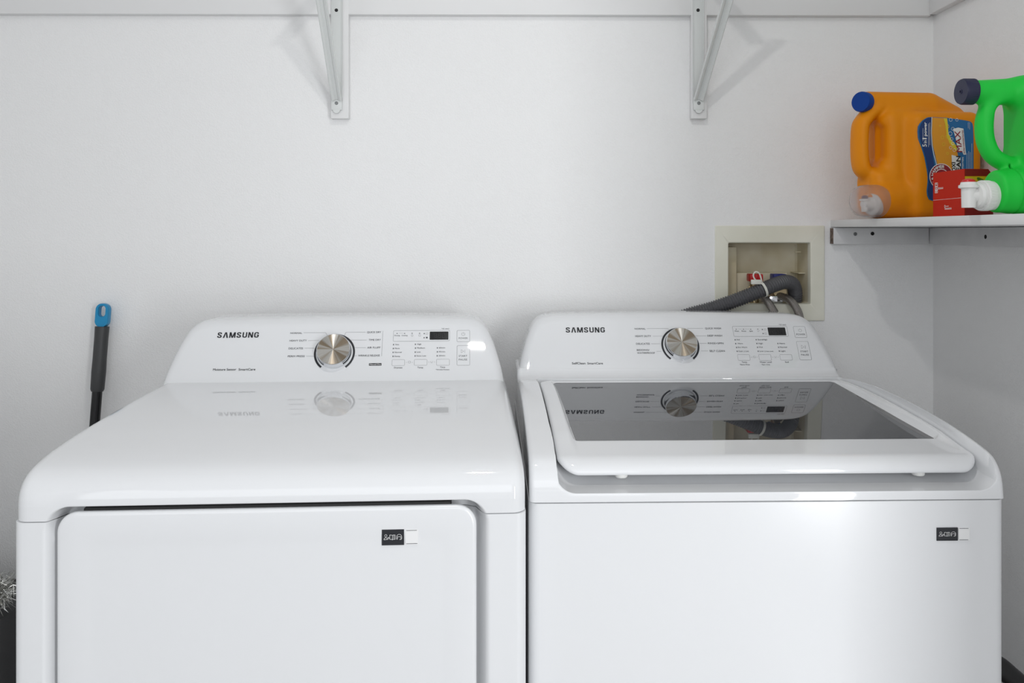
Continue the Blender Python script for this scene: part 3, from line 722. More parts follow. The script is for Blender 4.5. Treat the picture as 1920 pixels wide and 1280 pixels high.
# lid
def lidz(y): return 0.977 + 0.055 * (y - 0.057)
def lid_pt(x, y, dz):
    t = (y - 0.15) / 0.37
    z = lidz(y) + dz
    if y < 0.056: z -= 0.0075 * ((0.056 - y) / 0.022) ** 2.0 + 0.0045 * (0.056 - y) / 0.022
    return (x, y, z + 0.6 * crown(y) * smoothst((y - 0.03) / 0.13) * smoothst(max(-0.262 - x, x - 0.311) / 0.013))
def lring(ins, dz, r=0.032, x0=-0.2985, x1=0.3310, y0=0.0340, y1=0.5370):
    return [lid_pt(x, y, dz) for x, y in rrect(x0 + ins, y0 + ins, x1 - ins, y1 - ins, max(r - ins, 0.006), 12, 40)]
def gring(ins, dz):
    out = []
    for x, y in rrect(-0.266 + ins, 0.1370 + ins, 0.3120 - ins, 0.5260 - ins, 0.010, 12, 40):
        t = (y - 0.137) / 0.389; s = (x + 0.266) / 0.578
        x += (1 - s) * (0.004 - 0.008 * t) + s * (0.004 - 0.006 * t)
        out.append((x, y, lid_pt(x, y, dz)[2] if ins < 0 else lidz(y) + dz))
    return out
RA = lring(0.007, 0.0); RB = gring(-0.0055, 0.0)
MID = [[lid_pt(p[0] + (q[0] - p[0]) * t, p[1] + (q[1] - p[1]) * t, 0.0) for p, q in zip(RA, RB)] for t in [k / 16 for k in range(1, 16)]]
mb = MB()
mb.loft([lring(0.014, -0.0115), lring(0.004, -0.0110), lring(0.0012, -0.0095), lring(0.0, -0.0070), lring(0.0, -0.0048), lring(0.0010, -0.0022), lring(0.0035, -0.0006), lring(0.007, 0.0)] + MID + [gring(-0.0055, 0.0), gring(-0.0040, -0.0003), gring(-0.0012, -0.0035), gring(0.004, -0.0040)], cap0=False, cap1=False)
lid = mb.build('lid', m_enamel, washer, sharp=45)
mb = MB(); mb.loft([gring(0.0, -0.010), gring(0.0, -0.0060), gring(0.0, -0.0026), gring(0.0004, -0.0022), gring(0.0014, -0.0022)]); gl = mb.build('lid_glass', m_glass, lid, sharp=30)
gl['label'] = 'dark tinted glass window'
mb = MB()
for x in (-0.205, 0.238):
    mb = MB(); mb.lathe([(0.0085, 0.0), (0.0095, 0.0015), (0.0095, 0.006)], Matrix.Translation((x, 0.0455, 0.9500)), n=28); mb.build('bumper', m_white, lid)
sticker(washer, 0.2408, 0.2712, 0.8690, 0.8876, 0.2738, 0.2870, -0.0018)
con_w = build_console(washer, 0.600, HALF, WASHER_PANEL, yback=0.720, wide=1.014)
for x in (-0.29, 0.29):
    for y in (0.08, 0.62): mb = MB(); mb.lathe([(0.02, 0), (0.02, 0.02), (0.012, 0.024), (0.012, 0.04)], Matrix.Translation((x, y, 0)), n=20); mb.build('foot', m_rubber_shade, washer)

# ---------------------------------------------------------------- room
YW = 1.97; XR = 1.0017; XL = -1.28; ZC = 2.44; YF = -2.2
def struct(o): o['kind'] = 'structure'; return o
# back wall with the cut-out for the water outlet box
bx0, bx1, bz0, bz1 = 0.5134, 0.7090, 1.1384, 1.2846
mb = MB()
xs = [XL, bx0, bx1, XR]; zs = [0, bz0, bz1, ZC]
for i in range(3):
    for j in range(3):
        if i == 1 and j == 1: continue
        mb.add([(xs[i], YW, zs[j]), (xs[i + 1], YW, zs[j]), (xs[i + 1], YW, zs[j + 1]), (xs[i], YW, zs[j + 1])], [(0, 1, 2, 3)])
mb.add([(XL, YW + 0.14, 0), (XR, YW + 0.14, 0), (XR, YW + 0.14, ZC), (XL, YW + 0.14, ZC)], [(3, 2, 1, 0)])
for a, b in (((bx0, bz0), (bx1, bz0)), ((bx1, bz0), (bx1, bz1)), ((bx1, bz1), (bx0, bz1)), ((bx0, bz1), (bx0, bz0))):
    mb.add([(a[0], YW, a[1]), (b[0], YW, b[1]), (b[0], YW + 0.13, b[1]), (a[0], YW + 0.13, a[1])], [(0, 1, 2, 3)])
struct(mb.build('wall_back', m_wall, smooth=False, fixn=False))
def slabbox(name, a, b, mat): mb = MB(); mb.box(a, b); return struct(mb.build(name, mat, smooth=False))
slabbox('wall_right', (XR, 0.19, 0), (XR + 0.1, YW + 0.14, ZC), m_wall)
slabbox('wall_left', (XL - 0.1, 0.19, 0), (XL, YW + 0.14, ZC), m_wall)
slabbox('floor', (XL - 0.1, YF, -0.05), (XR + 0.1, YW + 0.14, 0), m_floor)
FLX, FRX, FY = -0.98, 0.94, 0.30
mb = MB(); mb.box((XL - 0.1, FY - 0.11, 0), (FLX, FY, ZC)); mb.box((FRX, FY - 0.11, 0), (XR + 0.1, FY, ZC)); mb.box((FLX, FY - 0.11, 2.26), (FRX, FY, ZC)); struct(mb.build('front_light_blocker', m_wall, smooth=False))  # unseen returns and header, added to block light coming from the front
slabbox('ceiling', (XL - 0.1, YF, ZC), (XR + 0.1, YW + 0.14, ZC + 0.05), m_ceil)

# ---------------------------------------------------------------- cleats (painted battens) and shelf
def batten(name, a, b, mat=None, bev=0.0012): mb = MB(); mb.box(a, b, bev); return struct(mb.build(name, mat or m_trim, sharp=30))
zt = 1.8215
t1 = batten('trim_1', (XL, YW - 0.019, zt), (XR - 0.019, YW, zt + 0.089))
# tiny slope of the batten in the photo
t1.rotation_euler = (0, math.radians(0.12), 0)
batten('trim_2', (XR - 0.019, 0.2, zt), (XR, YW - 0.019, zt + 0.089))
t3 = batten('trim_3', (0.757, YW - 0.019, 1.2775), (XR - 0.019, YW, 1.3165), m_trim_old)
mb = MB(); mb.box((0.7562, YW - 0.0185, 1.2785), (0.7574, YW - 0.0005, 1.3155)); mb.build('raw_end', m_rawwood, t3, smooth=False)
t4 = batten('trim_4', (XR - 0.019, 0.55, 1.2775), (XR, YW - 0.0205, 1.3165), m_trim_old)
def screw(par, x, y, z, ax, mat=m_screw, r=0.0038):
    mb = MB(); prof = [(r, 0), (r, 0.0008), (r * 0.8, 0.0014), (r * 0.35, 0.0014), (r * 0.3, 0.0004)]
    rot = {'-y': Matrix.Rotation(math.radians(90), 4, 'X'), '-x': Matrix.Rotation(math.radians(-90), 4, 'Y')}[ax]
    mb.lathe(prof, Matrix.Translation((x, y, z)) @ rot, n=20); return mb.build('screw', mat, par)
def hole(par, x, y, z, ax, r=0.0042):
    mb = MB(); rot = {'-y': Matrix.Rotation(math.radians(90), 4, 'X'), '-x': Matrix.Rotation(math.radians(-90), 4, 'Y')}[ax]
    mb.lathe([(r * 0.9, 0), (r, 0.0004), (r * 0.7, 0.0004)], Matrix.Translation((x, y, z)) @ rot, n=20); return mb.build('screw_hole', m_hole, par)
yb = YW - 0.019
screw(t3, 0.8085, yb, 1.3015, '-y', m_screwgrey, 0.0042); hole(t3, 0.8490, yb, 1.3025, '-y', 0.0044)
hole(t4, XR - 0.019, 1.7185, 1.2965, '-x', 0.0046)
shelf = MB(); shelf.box((0.7575, 0.50, 1.3212), (XR, YW, 1.3380), 0.0012)
shelf = shelf.build('side_shelf', m_trim, sharp=30); tag(shelf, 'white painted shelf board along the right wall carrying the detergent jugs', 'shelf')
for o in (t3, t4): o.location.z = 0.0035

def bracket(x, lean, label, flip):
    """folding steel shelf bracket on its own painted backing strip"""
    z0 = 1.5755
    bk = struct(make_batten(x, flip)); 
    r = empty('shelf_bracket', (x, YW - 0.020, 1.60), 0, label, 'bracket', 'steel brackets for the upper shelf')
    w = 0.0128; p = []
    mb = MB()                                             # upright: flat web with rolled edges
    mb.box((-w, -0.0022, 0.0), (w, 0.0, 0.30), 0.0008); mb.box((-w, -0.0042, 0.012), (-w + 0.0022, 0, 0.30), 0.0008); mb.box((w - 0.0022, -0.0042, 0.012), (w, 0, 0.30), 0.0008)
    up = mb.build('upright_plate', m_steel, r, sharp=30)
    mb = MB()
    top = Vector((0.0 + lean, -0.285, 0.327)); bot = Vector((0.001 * flip, -0.0065, 0.022)); d = (top - bot); L = d.length; d.normalize()
    side = Vector((1, 0, 0)); side = (side - d * side.dot(d)).normalized(); nrm = d.cross(side).normalized()
    prof = [(-w, 0.0), (-w, 0.006), (-w + 0.0018, 0.0075), (-0.0055, 0.0055), (-0.003, 0.0025), (0.003, 0.0025), (0.0055, 0.0055), (w - 0.0018, 0.0075), (w, 0.006), (w, 0.0), (w - 0.0012, 0.0), (w - 0.002, 0.005), (0.0045, 0.003), (0.003, 0.001), (-0.003, 0.001), (-0.0045, 0.003), (-w + 0.002, 0.005), (-w + 0.0012, 0.0)]
    sgn = 1 if nrm.y < 0 else -1
    mb.loft([[bot + side * a * 0.9 + nrm * sgn * b + d * s for a, b in prof] for s in (0, 0.02, L)])
    mb.build('diagonal_strut', m_steel, r, sharp=30)
    mb = MB(); mb.box((-w + lean * 0.02, -0.0062, -0.004), (w, -0.0015, 0.026), 0.001); mb.lathe([(0.0085, 0), (0.0085, 0.0042)], Matrix.Translation((0, -0.0018, -0.003)) @ Matrix.Rotation(math.radians(90), 4, 'X'), n=24)
    mb.build('foot_plate', m_steel, r, sharp=30)
    mb = MB(); mb.box((-w, -0.295, 0.322), (w, 0.0, 0.3245), 0.0008); mb.box((-w, -0.295, 0.314), (-w + 0.0015, 0.0, 0.3245)); mb.box((w - 0.0015, -0.295, 0.314), (w, 0.0, 0.3245)); mb.box((-w, -0.003, 0.29), (w, 0.0, 0.3245)); mb.build('top_arm', m_steel, r, sharp=30)
    s = screw(r, 0, -0.0062, 0.012, '-y', m_screwgrey, 0.0040); s2 = screw(r, -0.001, -0.0022, 0.231, '-y', m_screw, 0.0040)
    mb = MB(); mb.lathe([(0.0048, 0), (0.0048, 0.0006), (0.0034, 0.0006), (0.0034, 0)], Matrix.Translation((0, -0.0022, 0.2225)) @ Matrix.Rotation(math.radians(90), 4, 'X'), n=24, cap=False); mb.build('keyhole', m_steel, r)
    return r
NT = [5]
def make_batten(x, flip):
    z0 = 1.577
    a = (x - 0.015, YW - 0.0195, z0) if flip > 0 else (x - 0.016, YW - 0.0195, z0)
    b = (x + 0.027, YW, 1.90) if flip > 0 else (x + 0.0205, YW, 1.90)
    o = batten('trim_%d' % NT[0], a, b); NT[0] += 1; return o
bracket(-0.4120, 0.0065, 'white steel shelf bracket on the left, its strut leaning left, above the dryer', 1)
bracket(0.4385, 0.038, 'white steel shelf bracket on the right, its strut leaning right, above the washer', -1)

# ---------------------------------------------------------------- water outlet box
ob = empty('water_outlet_box', (0.6115, YW, 1.0975), 0, 'cream plastic water outlet box recessed in the wall behind the washer', 'outlet box')
ox, oz = 0.6115, 1.0975
fx0, fx1, fz0, fz1 = 0.4825, 0.7422, 1.0990, 1.3245
def rot_loc(p): return (p[0] - ox, p[1] - YW, p[2] - oz)
mb = MB()
O = rrect(fx0 - ox, fz0 - oz, fx1 - ox, fz1 - oz, 0.0015, 3, 8); I = rrect(bx0 - ox + 0.0, bz0 - oz, bx1 - ox, bz1 - oz, 0.003, 3, 8)
rg = lambda pts, y, k=0: [(a, y, b) for a, b in pts]
O2 = rrect(fx0 - ox + 0.0015, fz0 - oz + 0.0015, fx1 - ox - 0.0015, fz1 - oz - 0.0015, 0.0012, 3, 8)
I2 = rrect(bx0 - ox - 0.0015, bz0 - oz - 0.0015, bx1 - ox + 0.0015, bz1 - oz + 0.0015, 0.0035, 3, 8)
I3 = rrect(bx0 - ox + 0.0015, bz0 - oz + 0.0015, bx1 - ox - 0.0015, bz1 - oz - 0.0015, 0.003, 3, 8)
mb.loft([rg(O, 0.0), rg(O, -0.003), rg(O2, -0.0045), rg(I2, -0.0045), rg(I, -0.0035), rg(I3, 0.002), rg(I3, 0.012)], cap0=False, cap1=False)
mb.build('faceplate', m_box, ob, sharp=30, fixn=True)
mb = MB()
a0, a1, c0, c1 = bx0 - ox + 0.001, bx1 - ox - 0.001, bz0 - oz + 0.001, bz1 - oz - 0.001
mb.loft([rg(rrect(a0, c0, a1, c1, 0.004, 3, 6), 0.003), rg(rrect(a0, c0, a1, c1, 0.006, 3, 6), 0.086), rg(rrect(a0 + 0.004, c0 + 0.004, a1 - 0.004, c1 - 0.004, 0.006, 3, 6), 0.092)], cap0=False)
mb.box((a0, 0.050, c0), (a0 + 0.034, 0.09, c1 - 0.01), 0.003)          # moulded step at the left
mb.box((a0 + 0.034, 0.070, c0), (a1 - 0.03, 0.09, c0 + 0.070), 0.003)  # raised pad behind the valves
mb.box((a1 - 0.016, 0.03, c0 + 0.07), (a1, 0.09, c0 + 0.0715)); mb.box((a1 - 0.016, 0.055, c0 + 0.12), (a1 - 0.001, 0.06, c0 + 0.123), 0.0005)
mb.build('recess', m_boxin, ob, sharp=30)
mb = MB(); fnb = lambda u, v: (u, -0.0047, v)
put_text(mb, 'WATERBOX', -0.024, 0.012, 0.2095, 0.0065, fnb); mb.build('embossed_name', m_box, ob, smooth=False)
def valve(x, handle_mat, name, hx=0.0):
    mb = MB()
    mb.lathe([(0.011, 0), (0.011, 0.02), (0.0135, 0.021), (0.0135, 0.030), (0.010, 0.032), (0.010, 0.05)], Matrix.Translation((x, 0.035, bz0 - oz + 0.001)), n=24)
    mb.lathe([(0.0165, 0), (0.0165, 0.004), (0.0125, 0.005), (0.0125, 0.016), (0.0155, 0.017), (0.0155, 0.026)], Matrix.Translation((x, 0.040, bz0 - oz + 0.028)) @ Matrix.Rotation(math.radians(90), 4, 'X'), n=24)
    q = MB
    v = mb.build('valve_body', m_brass, ob, sharp=30); v['label'] = 'tarnished brass ' + name
    mb = MB(); n = 10
    mb.box((x - 0.0155, 0.012, bz0 - oz + 0.052), (x + 0.0155, 0.046, bz0 - oz + 0.0705), 0.0025)
    for k in range(5): mb.box((x - 0.0135 + k * 0.006, 0.0105, bz0 - oz + 0.0535), (x - 0.0105 + k * 0.006, 0.0125, bz0 - oz + 0.069), 0.0006)
    h = mb.build('valve_handle', handle_mat, v, sharp=30)
    return v
valve(-0.0255, m_redplastic, 'hot water valve'); valve(0.0310, m_blueplastic, 'cold water valve')
mb = MB(); mb.box((0.004, 0.010, c0 + 0.001), (0.037, 0.05, c0 + 0.018), 0.002); mb.build('chrome_clamp', m_chrome, ob, sharp=30)

# ---------------------------------------------------------------- hoses
hp = catmull([(0.300, 1.935, 0.900), (0.318, 1.935, 1.02), (0.345, 1.935, 1.082), (0.400, 1.934, 1.112), (0.470, 1.930, 1.133), (0.540, 1.928, 1.158), (0.598, 1.932, 1.181), (0.640, 1.950, 1.192), (0.668, 1.975, 1.186), (0.682, 1.995, 1.166), (0.685, 2.005, 1.1420)], 14)
hp = resample(hp, 620); pit = 0.0059; dl = np.concatenate([[0], np.cumsum(np.linalg.norm(np.diff(hp, axis=0), axis=1))])
rad = [0.0142 + 0.0027 * (0.5 + 0.5 * math.tanh(2.2 * math.sin(2 * math.pi * s / pit))) for s in dl]
mb = MB(); mb.tube(hp, rad, 28); dh = mb.build('drain_hose', m_hose, sharp=70); tag(dh, 'grey corrugated drain hose rising behind the washer into the outlet box', 'hose')
k = int(np.argmin(np.abs(hp[:, 0] - 0.585) + (hp[:, 2] < 1.1) * 9)); c = Vector(hp[k]); td = (Vector(hp[k + 4]) - Vector(hp[k - 4])).normalized()
q = td.to_track_quat('Z', 'Y').to_matrix().to_4x4()
mb = MB(); mb.lathe([(0.0172, -0.0028), (0.0186, -0.0028), (0.0188, 0.0), (0.0186, 0.0028), (0.0172, 0.0028)], Matrix.Translation(c) @ q, n=40, cap=False)
lp = [c + Vector((-0.010, -0.004, 0.0155)), c + Vector((-0.018, -0.004, 0.021)), c + Vector((-0.024, -0.004, 0.032)), c + Vector((-0.019, -0.004, 0.041)), c + Vector((-0.010, -0.004, 0.037)), c + Vector((-0.005, -0.004, 0.022)), c + Vector((-0.004, -0.004, 0.016))]
mb.tube(catmull([tuple(p) for p in lp], 6), 0.0018, 8)
mb.box((-0.030, -0.010, 0.012), (-0.006, -0.002, 0.023), 0.0015, mat=Matrix.Translation(c))
ct = mb.build('cable_tie', m_tie, sharp=40); tag(ct, 'translucent white cable tie looped around the drain hose near the red valve', 'cable tie')
def inlet(pts, label):
    p = resample(catmull(pts, 10), 90); mb = MB(); mb.tube(p, 0.0092, 20); o = mb.build('inlet_hose', m_braid, sharp=60); tag(o, label, 'hose', 'braided water inlet hoses')
    mb = MB(); mb.tube(p[:7], [0.0112] * 7, 20); mb.build('coupling', m_brass, o)
inlet([(0.583, 1.985, 1.172), (0.590, 1.955, 1.160), (0.602, 1.935, 1.140), (0.618, 1.925, 1.105), (0.628, 1.925, 1.05), (0.630, 1.925, 0.95)], 'braided inlet hose on the left, coming from under the red valve')
inlet([(0.632, 2.025, 1.150), (0.642, 1.985, 1.156), (0.655, 1.945, 1.147), (0.668, 1.925, 1.115), (0.674, 1.922, 1.05), (0.676, 1.922, 0.95)], 'braided inlet hose on the right, below the bend of the grey drain hose')

# ---------------------------------------------------------------- SDF helpers for blow-moulded jugs
def s_box(P_, c, h, r):
    q = np.abs(P_ - np.array(c)) - (np.array(h) - r)
    return np.linalg.norm(np.maximum(q, 0), axis=-1) + np.minimum(q.max(-1), 0) - r
def s_caps(P_, a, b, ra, rb=None):
    a = np.array(a); b = np.array(b); rb = ra if rb is None else rb
    ab = b - a; t = np.clip(((P_ - a) @ ab) / (ab @ ab), 0, 1)
    return np.linalg.norm(P_ - a - t[..., None] * ab, axis=-1) - (ra + (rb - ra) * t)
def s_path(P_, pts, r, sc=(1, 1, 1)):
    d = None; S_ = np.array(sc)
    for a, b in zip(pts[:-1], pts[1:]):
        e = s_caps(P_ * S_, np.array(a) * S_, np.array(b) * S_, r); d = e if d is None else np.minimum(d, e)
    return d
def s_cylx(P_, x0, x1, y, z, r, rd=0.003):
    d = np.stack([np.hypot(P_[..., 1] - y, P_[..., 2] - z) - (r - rd), np.abs(P_[..., 0] - (x0 + x1) / 2) - ((x1 - x0) / 2 - rd)], -1)
    return np.linalg.norm(np.maximum(d, 0), axis=-1) + np.minimum(d.max(-1), 0) - rd
def s_un(a, b, k):
    h = np.clip(0.5 + 0.5 * (b - a) / k, 0, 1); return b * (1 - h) + a * h - k * h * (1 - h)
def s_sub(a, b, k): return -s_un(-a, b, k)
def surface_net(fn, lo, hi, res):
    ax = [np.arange(lo[i], hi[i] + res, res) for i in range(3)]
    G = np.stack(np.meshgrid(*ax, indexing='ij'), -1); f = fn(G); s = f < 0
    nx, ny, nz = f.shape; C = [(i, j, k) for i in (0, 1) for j in (0, 1) for k in (0, 1)]
    sub = lambda A, c: A[c[0]:nx - 1 + c[0], c[1]:ny - 1 + c[1], c[2]:nz - 1 + c[2]]
    cnt = sum(sub(s, c).astype(int) for c in C); act = (cnt > 0) & (cnt < 8)
    acc = np.zeros(act.shape + (3,)); num = np.zeros(act.shape)
    for a in C:
        for d in range(3):
            if a[d]: continue
            b = list(a); b[d] = 1; b = tuple(b); fa, fb = sub(f, a), sub(f, b); m = (fa < 0) != (fb < 0)
            t = np.where(m, fa / np.where(m, fa - fb, 1), 0)
            p = sub(G, a).copy(); p[..., d] += t * res; acc += np.where(m[..., None], p, 0); num += m
    idx = -np.ones(act.shape, int); idx[act] = np.arange(act.sum()); V = acc[act] / num[act][:, None]; F = []
    for d in range(3):
        e = [(1, 2), (2, 0), (0, 1)][d]
        A = [slice(1, n - 1) for n in f.shape]; A[d] = slice(0, f.shape[d] - 1); B = list(A); B[d] = slice(1, f.shape[d])
        m = s[tuple(A)] != s[tuple(B)]; ii = np.argwhere(m) + np.array([1 if q != d else 0 for q in range(3)]); inside = s[tuple(A)][m]
        def cell(o1, o2): q = ii.copy(); q[:, e[0]] += o1; q[:, e[1]] += o2; return idx[q[:, 0], q[:, 1], q[:, 2]]
        Q = np.stack([cell(-1, -1), cell(0, -1), cell(0, 0), cell(-1, 0)], 1); Q[~inside] = Q[~inside][:, ::-1]; F.append(Q)
    return V, np.concatenate(F)

# ---------------------------------------------------------------- orange detergent jug
SH = 1.3382
JA = math.radians(8)
oj = empty('detergent_jug', (0.757, 1.70, SH), JA, 'large orange detergent jug with a blue cap and clear cup over its tap', 'detergent jug')
def f_orange(Pp):
    hc = 0.072
    body = s_box(Pp, (0.1545, hc, 0.113), (0.0805, 0.072, 0.112), 0.022)
    # shoulder slopes down to the right
    top = np.minimum(s_caps(Pp, (0.015, hc, 0.2505), (0.150, hc, 0.2365), 0.0215, 0.0360), s_caps(Pp, (0.150, hc, 0.2365), (0.204, hc, 0.218), 0.0360, 0.030))
    body = s_un(body, top, 0.016)
    thin = s_box(Pp, (0.085, hc, 0.120), (0.055, 0.046, 0.115), 0.030)
    body = s_un(body, thin, 0.018)
    body = s_un(body, s_box(Pp, (0.040, hc, 0.055), (0.034, 0.045, 0.052), 0.026), 0.015)
    hand = s_path(Pp, [tuple(q) for q in catmull([(0.030, hc, 0.236), (0.006, hc, 0.212), (-0.0030, hc, 0.190), (-0.0030, hc, 0.125), (0.008, hc, 0.100), (0.042, hc, 0.088)], 6)], 0.0155, (1, 0.62, 1))
    body = s_un(body, hand, 0.008)
    # finger recess behind the grip
    slot = s_box(Pp, (0.0245, hc - 0.052, 0.161), (0.0120, 0.048, 0.038), 0.0105)
    slot2 = s_box(Pp, (0.0245, hc + 0.052, 0.161), (0.0120, 0.048, 0.038), 0.0105)
    body = s_sub(body, np.minimum(slot, slot2), 0.008)
    fold = s_caps(Pp, (0.036, -0.004, 0.205), (0.075, 0.004, 0.232), 0.022, 0.012)
    body = s_sub(body, fold, 0.018)
    base = s_caps(Pp, (0.030, 0.041, 0.0395), (0.090, 0.050, 0.042), 0.037, 0.040)
    body = s_un(body, base, 0.014)
    groove = s_cylx(Pp, 0.0135, 0.0165, 0.040, 0.0385, 0.060, 0.001)
    body = np.maximum(body, -groove + 0.0) if False else body
    return np.maximum(body, -(Pp[..., 2] - 0.0006))
V, F = surface_net(f_orange, (-0.040, -0.02, -0.006), (0.25, 0.16, 0.285), 0.0023)
body = make('body', V, F, m_orange, oj)
R_mx = Matrix.Rotation(math.radians(-90), 4, 'Y')       # lathe axis -> -x
def ribcap(mb, r, h, M, n=60, ribs=30, amp=0.0006):
    V = []; F = []
    prof = [(0.0, 0), (0.0, h * 0.85), (-0.0012, h), (-0.005, h)]
    for j, (dr, z) in enumerate(prof):
        for i in range(n):
            a = 2 * math.pi * i / n; rr = r + dr + (amp * (1 if i % 2 else -1) if j < 2 else 0); V.append(M @ Vector((rr * math.cos(a), rr * math.sin(a), z)))
    for j in range(3):
        for i in range(n): F.append((j * n + i, j * n + (i + 1) % n, (j + 1) * n + (i + 1) % n, (j + 1) * n + i))
    F.append(tuple(3 * n + i for i in range(n))); F.append(tuple(range(n - 1, -1, -1)))
    mb.add(V, F)
mb = MB(); ribcap(mb, 0.0215, 0.017, Matrix.Translation((0.0045, 0.066, 0.2480)) @ Matrix.Rotation(math.radians(28), 4, 'Z') @ R_mx, 72, 36, 0.0002)
cap = mb.build('cap', m_bluecap, oj, sharp=30); cap['label'] = 'blue screw cap'
tm = Matrix.Translation((0.010, 0.034, 0.0385)) @ Matrix.Rotation(math.radians(14), 4, 'Z')
tm_cup = tm; tm = Matrix.Translation((-0.003, 0, -0.0085)) @ tm
mb = MB(); mb.lathe([(0.0235, -0.008), (0.0235, 0.008), (0.0215, 0.011), (0.015, 0.012), (0.012, 0.018), (0.009, 0.030)], tm @ R_mx, n=40)
mb.lathe([(0.0065, -0.022), (0.0070, 0.0), (0.0105, 0.001), (0.0105, 0.004), (0.007, 0.005)], tm @ Matrix.Translation((-0.0265, 0, 0.006)), n=28)
tap = mb.build('tap', m_white, oj, sharp=30)
mb = MB(); mb.lathe([(0.006, 0.004), (0.0065, 0.008), (0.004, 0.0105), (0.001, 0.011)], tm @ Matrix.Translation((-0.0265, 0, 0.007)), n=24); b_ = mb.build('push_button', P('mauve_plastic', (0.16, 0.07, 0.10), 0.4), tap)
mb = MB(); cu = [(0.0345, -0.006), (0.0345, 0.004), (0.0335, 0.030), (0.0320, 0.040), (0.0275, 0.0455), (0.018, 0.0475), (0.0, 0.048)]
ci = [(0.0, 0.0465), (0.0178, 0.0460), (0.0265, 0.0442), (0.0308, 0.0395), (0.0323, 0.030), (0.0333, 0.004), (0.0333, -0.006)]
mb.lathe(cu + ci, tm_cup @ Matrix.Translation((0, 0, -0.0022)) @ R_mx, n=56, cap=False); cup = mb.build('measuring_cup', m_clearplastic, oj, sharp=50); cup['label'] = 'frosted clear cup pushed over the tap'
# label, printed sideways on the broad face
LY = -0.0012
def lb(pts, mat_i, mb, dy): mb.add([(x / 1000, LY - dy, z / 1000 - 0.0) for x, z in pts], [tuple(range(len(pts)))], mat_i)
def Lc(pts, n=6): return [tuple(q) for q in catmull(pts, n, True)]
def zc(p): return [(x, z - SH * 1000) for x, z in p]
lab_out = zc([(112, 1548), (104, 1547), (98, 1544), (92, 1540), (87, 1534), (84, 1528), (83, 1518), (84, 1505), (87, 1495), (90, 1486), (97, 1464), (102, 1440), (104, 1425), (104, 1413), (102, 1395), (103, 1385), (107, 1377), (116, 1374), (150, 1372), (190, 1372), (204, 1376), (207, 1390), (207.5, 1440), (207.5, 1500), (206.5, 1529), (205, 1536), (201, 1540), (188, 1542.5), (146, 1547)])
MATS_L = [m_lblue, m_dblue, m_lorange, m_lwhite, m_crimson, m_yellow2, m_black]
mb = MB()
n = len(lab_out)
mb.add([(x / 1000, LY + 0.004, z / 1000) for x, z in lab_out] + [(x / 1000, LY, z / 1000) for x, z in lab_out], [(i, (i + 1) % n, n + (i + 1) % n, n + i) for i in range(n)] + [tuple(n + i for i in range(n))], 0)
lb(zc([(112, 1547), (104, 1546), (98, 1543), (93, 1539), (88.5, 1533), (85.5, 1526), (84.5, 1518), (85.5, 1505), (88.5, 1495), (91.5, 1486), (98.5, 1464), (103.5, 1440), (105.5, 1413), (103.5, 1395), (104.5, 1386), (108, 1378.5), (116, 1375.5), (119, 1400), (120, 1440), (116, 1462), (113, 1480), (111, 1500), (111, 1525)]), 1, mb, 0.0003)
lb(zc([(114, 1547), (146, 1546), (148, 1532), (149, 1515), (157, 1500), (168, 1488), (172, 1468), (170, 1440), (170, 1400), (135, 1400), (128, 1440), (121, 1465), (115, 1490), (113, 1515)]), 2, mb, 0.0004)
lb(zc([(139, 1546), (147, 1546), (149, 1530), (150, 1515), (158, 1500), (169, 1488), (170, 1478), (163, 1482), (153, 1494), (146, 1508), (144, 1530)]), 5, mb, 0.0006)
# white swoosh edge
ribbon(mb, [(x / 1000, z / 1000) for x, z in zc([(112.5, 1547), (111.5, 1515), (113, 1490), (117, 1470), (123, 1450)])], 0.0014, lambda a, b: (a, LY - 0.0007, b), 3)
for cx, cz, r in ((146.5, 1529, 4.6), (160, 1524, 3.4), (154, 1514, 4.0), (157, 1503, 3.2), (160, 1494, 3.0), (136, 1506, 3.2), (139, 1492, 3.0), (147, 1508, 3.4), (155, 1485, 3.0), (163, 1480, 3.0), (148, 1473, 2.4), (155, 1543, 3.4), (131, 1530, 1.6), (169, 1543, 2.8)):
    ring_ribbon(mb, [((cx + r * math.cos(a)) / 1000, (cz - SH * 1000 + r * math.sin(a)) / 1000) for a in [2 * math.pi * i / 16 for i in range(16)]], 0.0007, lambda a, b: (a, LY - 0.0009, b), 3 if cx > 150 else 5)
def vtext(s, xb, z0, z1, h, mi, dy=0.0010, bold=0.02, slant=0.0):
    """lettering reading upwards: baseline x = xb (mm), from z0 to z1"""
    V_, F_, w = text2d(s, bold)
    mb.add([((xb - b / 0.7 * h + slant * a / w) / 1000, LY - dy - c, (z0 + (z1 - z0) * a / w - SH * 1000) / 1000) for a, b, c in V_], F_, mi)
vtext('5', 100.5, 1486, 1491.5, 9.5, 3); vtext('in', 100.5, 1493.5, 1499.5, 7.0, 3); vtext('1', 100.5, 1501.6, 1504.4, 9.5, 3, bold=0.012); vtext('power', 100.5, 1508, 1537, 6.5, 3, bold=0.03)
for xb, z0, z1 in ((92.5, 1498, 1524), (105, 1486, 1534), (108, 1490, 1536)): ribbon(mb, [(xb / 1000, (z0 - SH * 1000) / 1000), (xb / 1000, (z1 - SH * 1000) / 1000)], 0.0007, lambda a, b: (a, LY - 0.0008, b), 3)
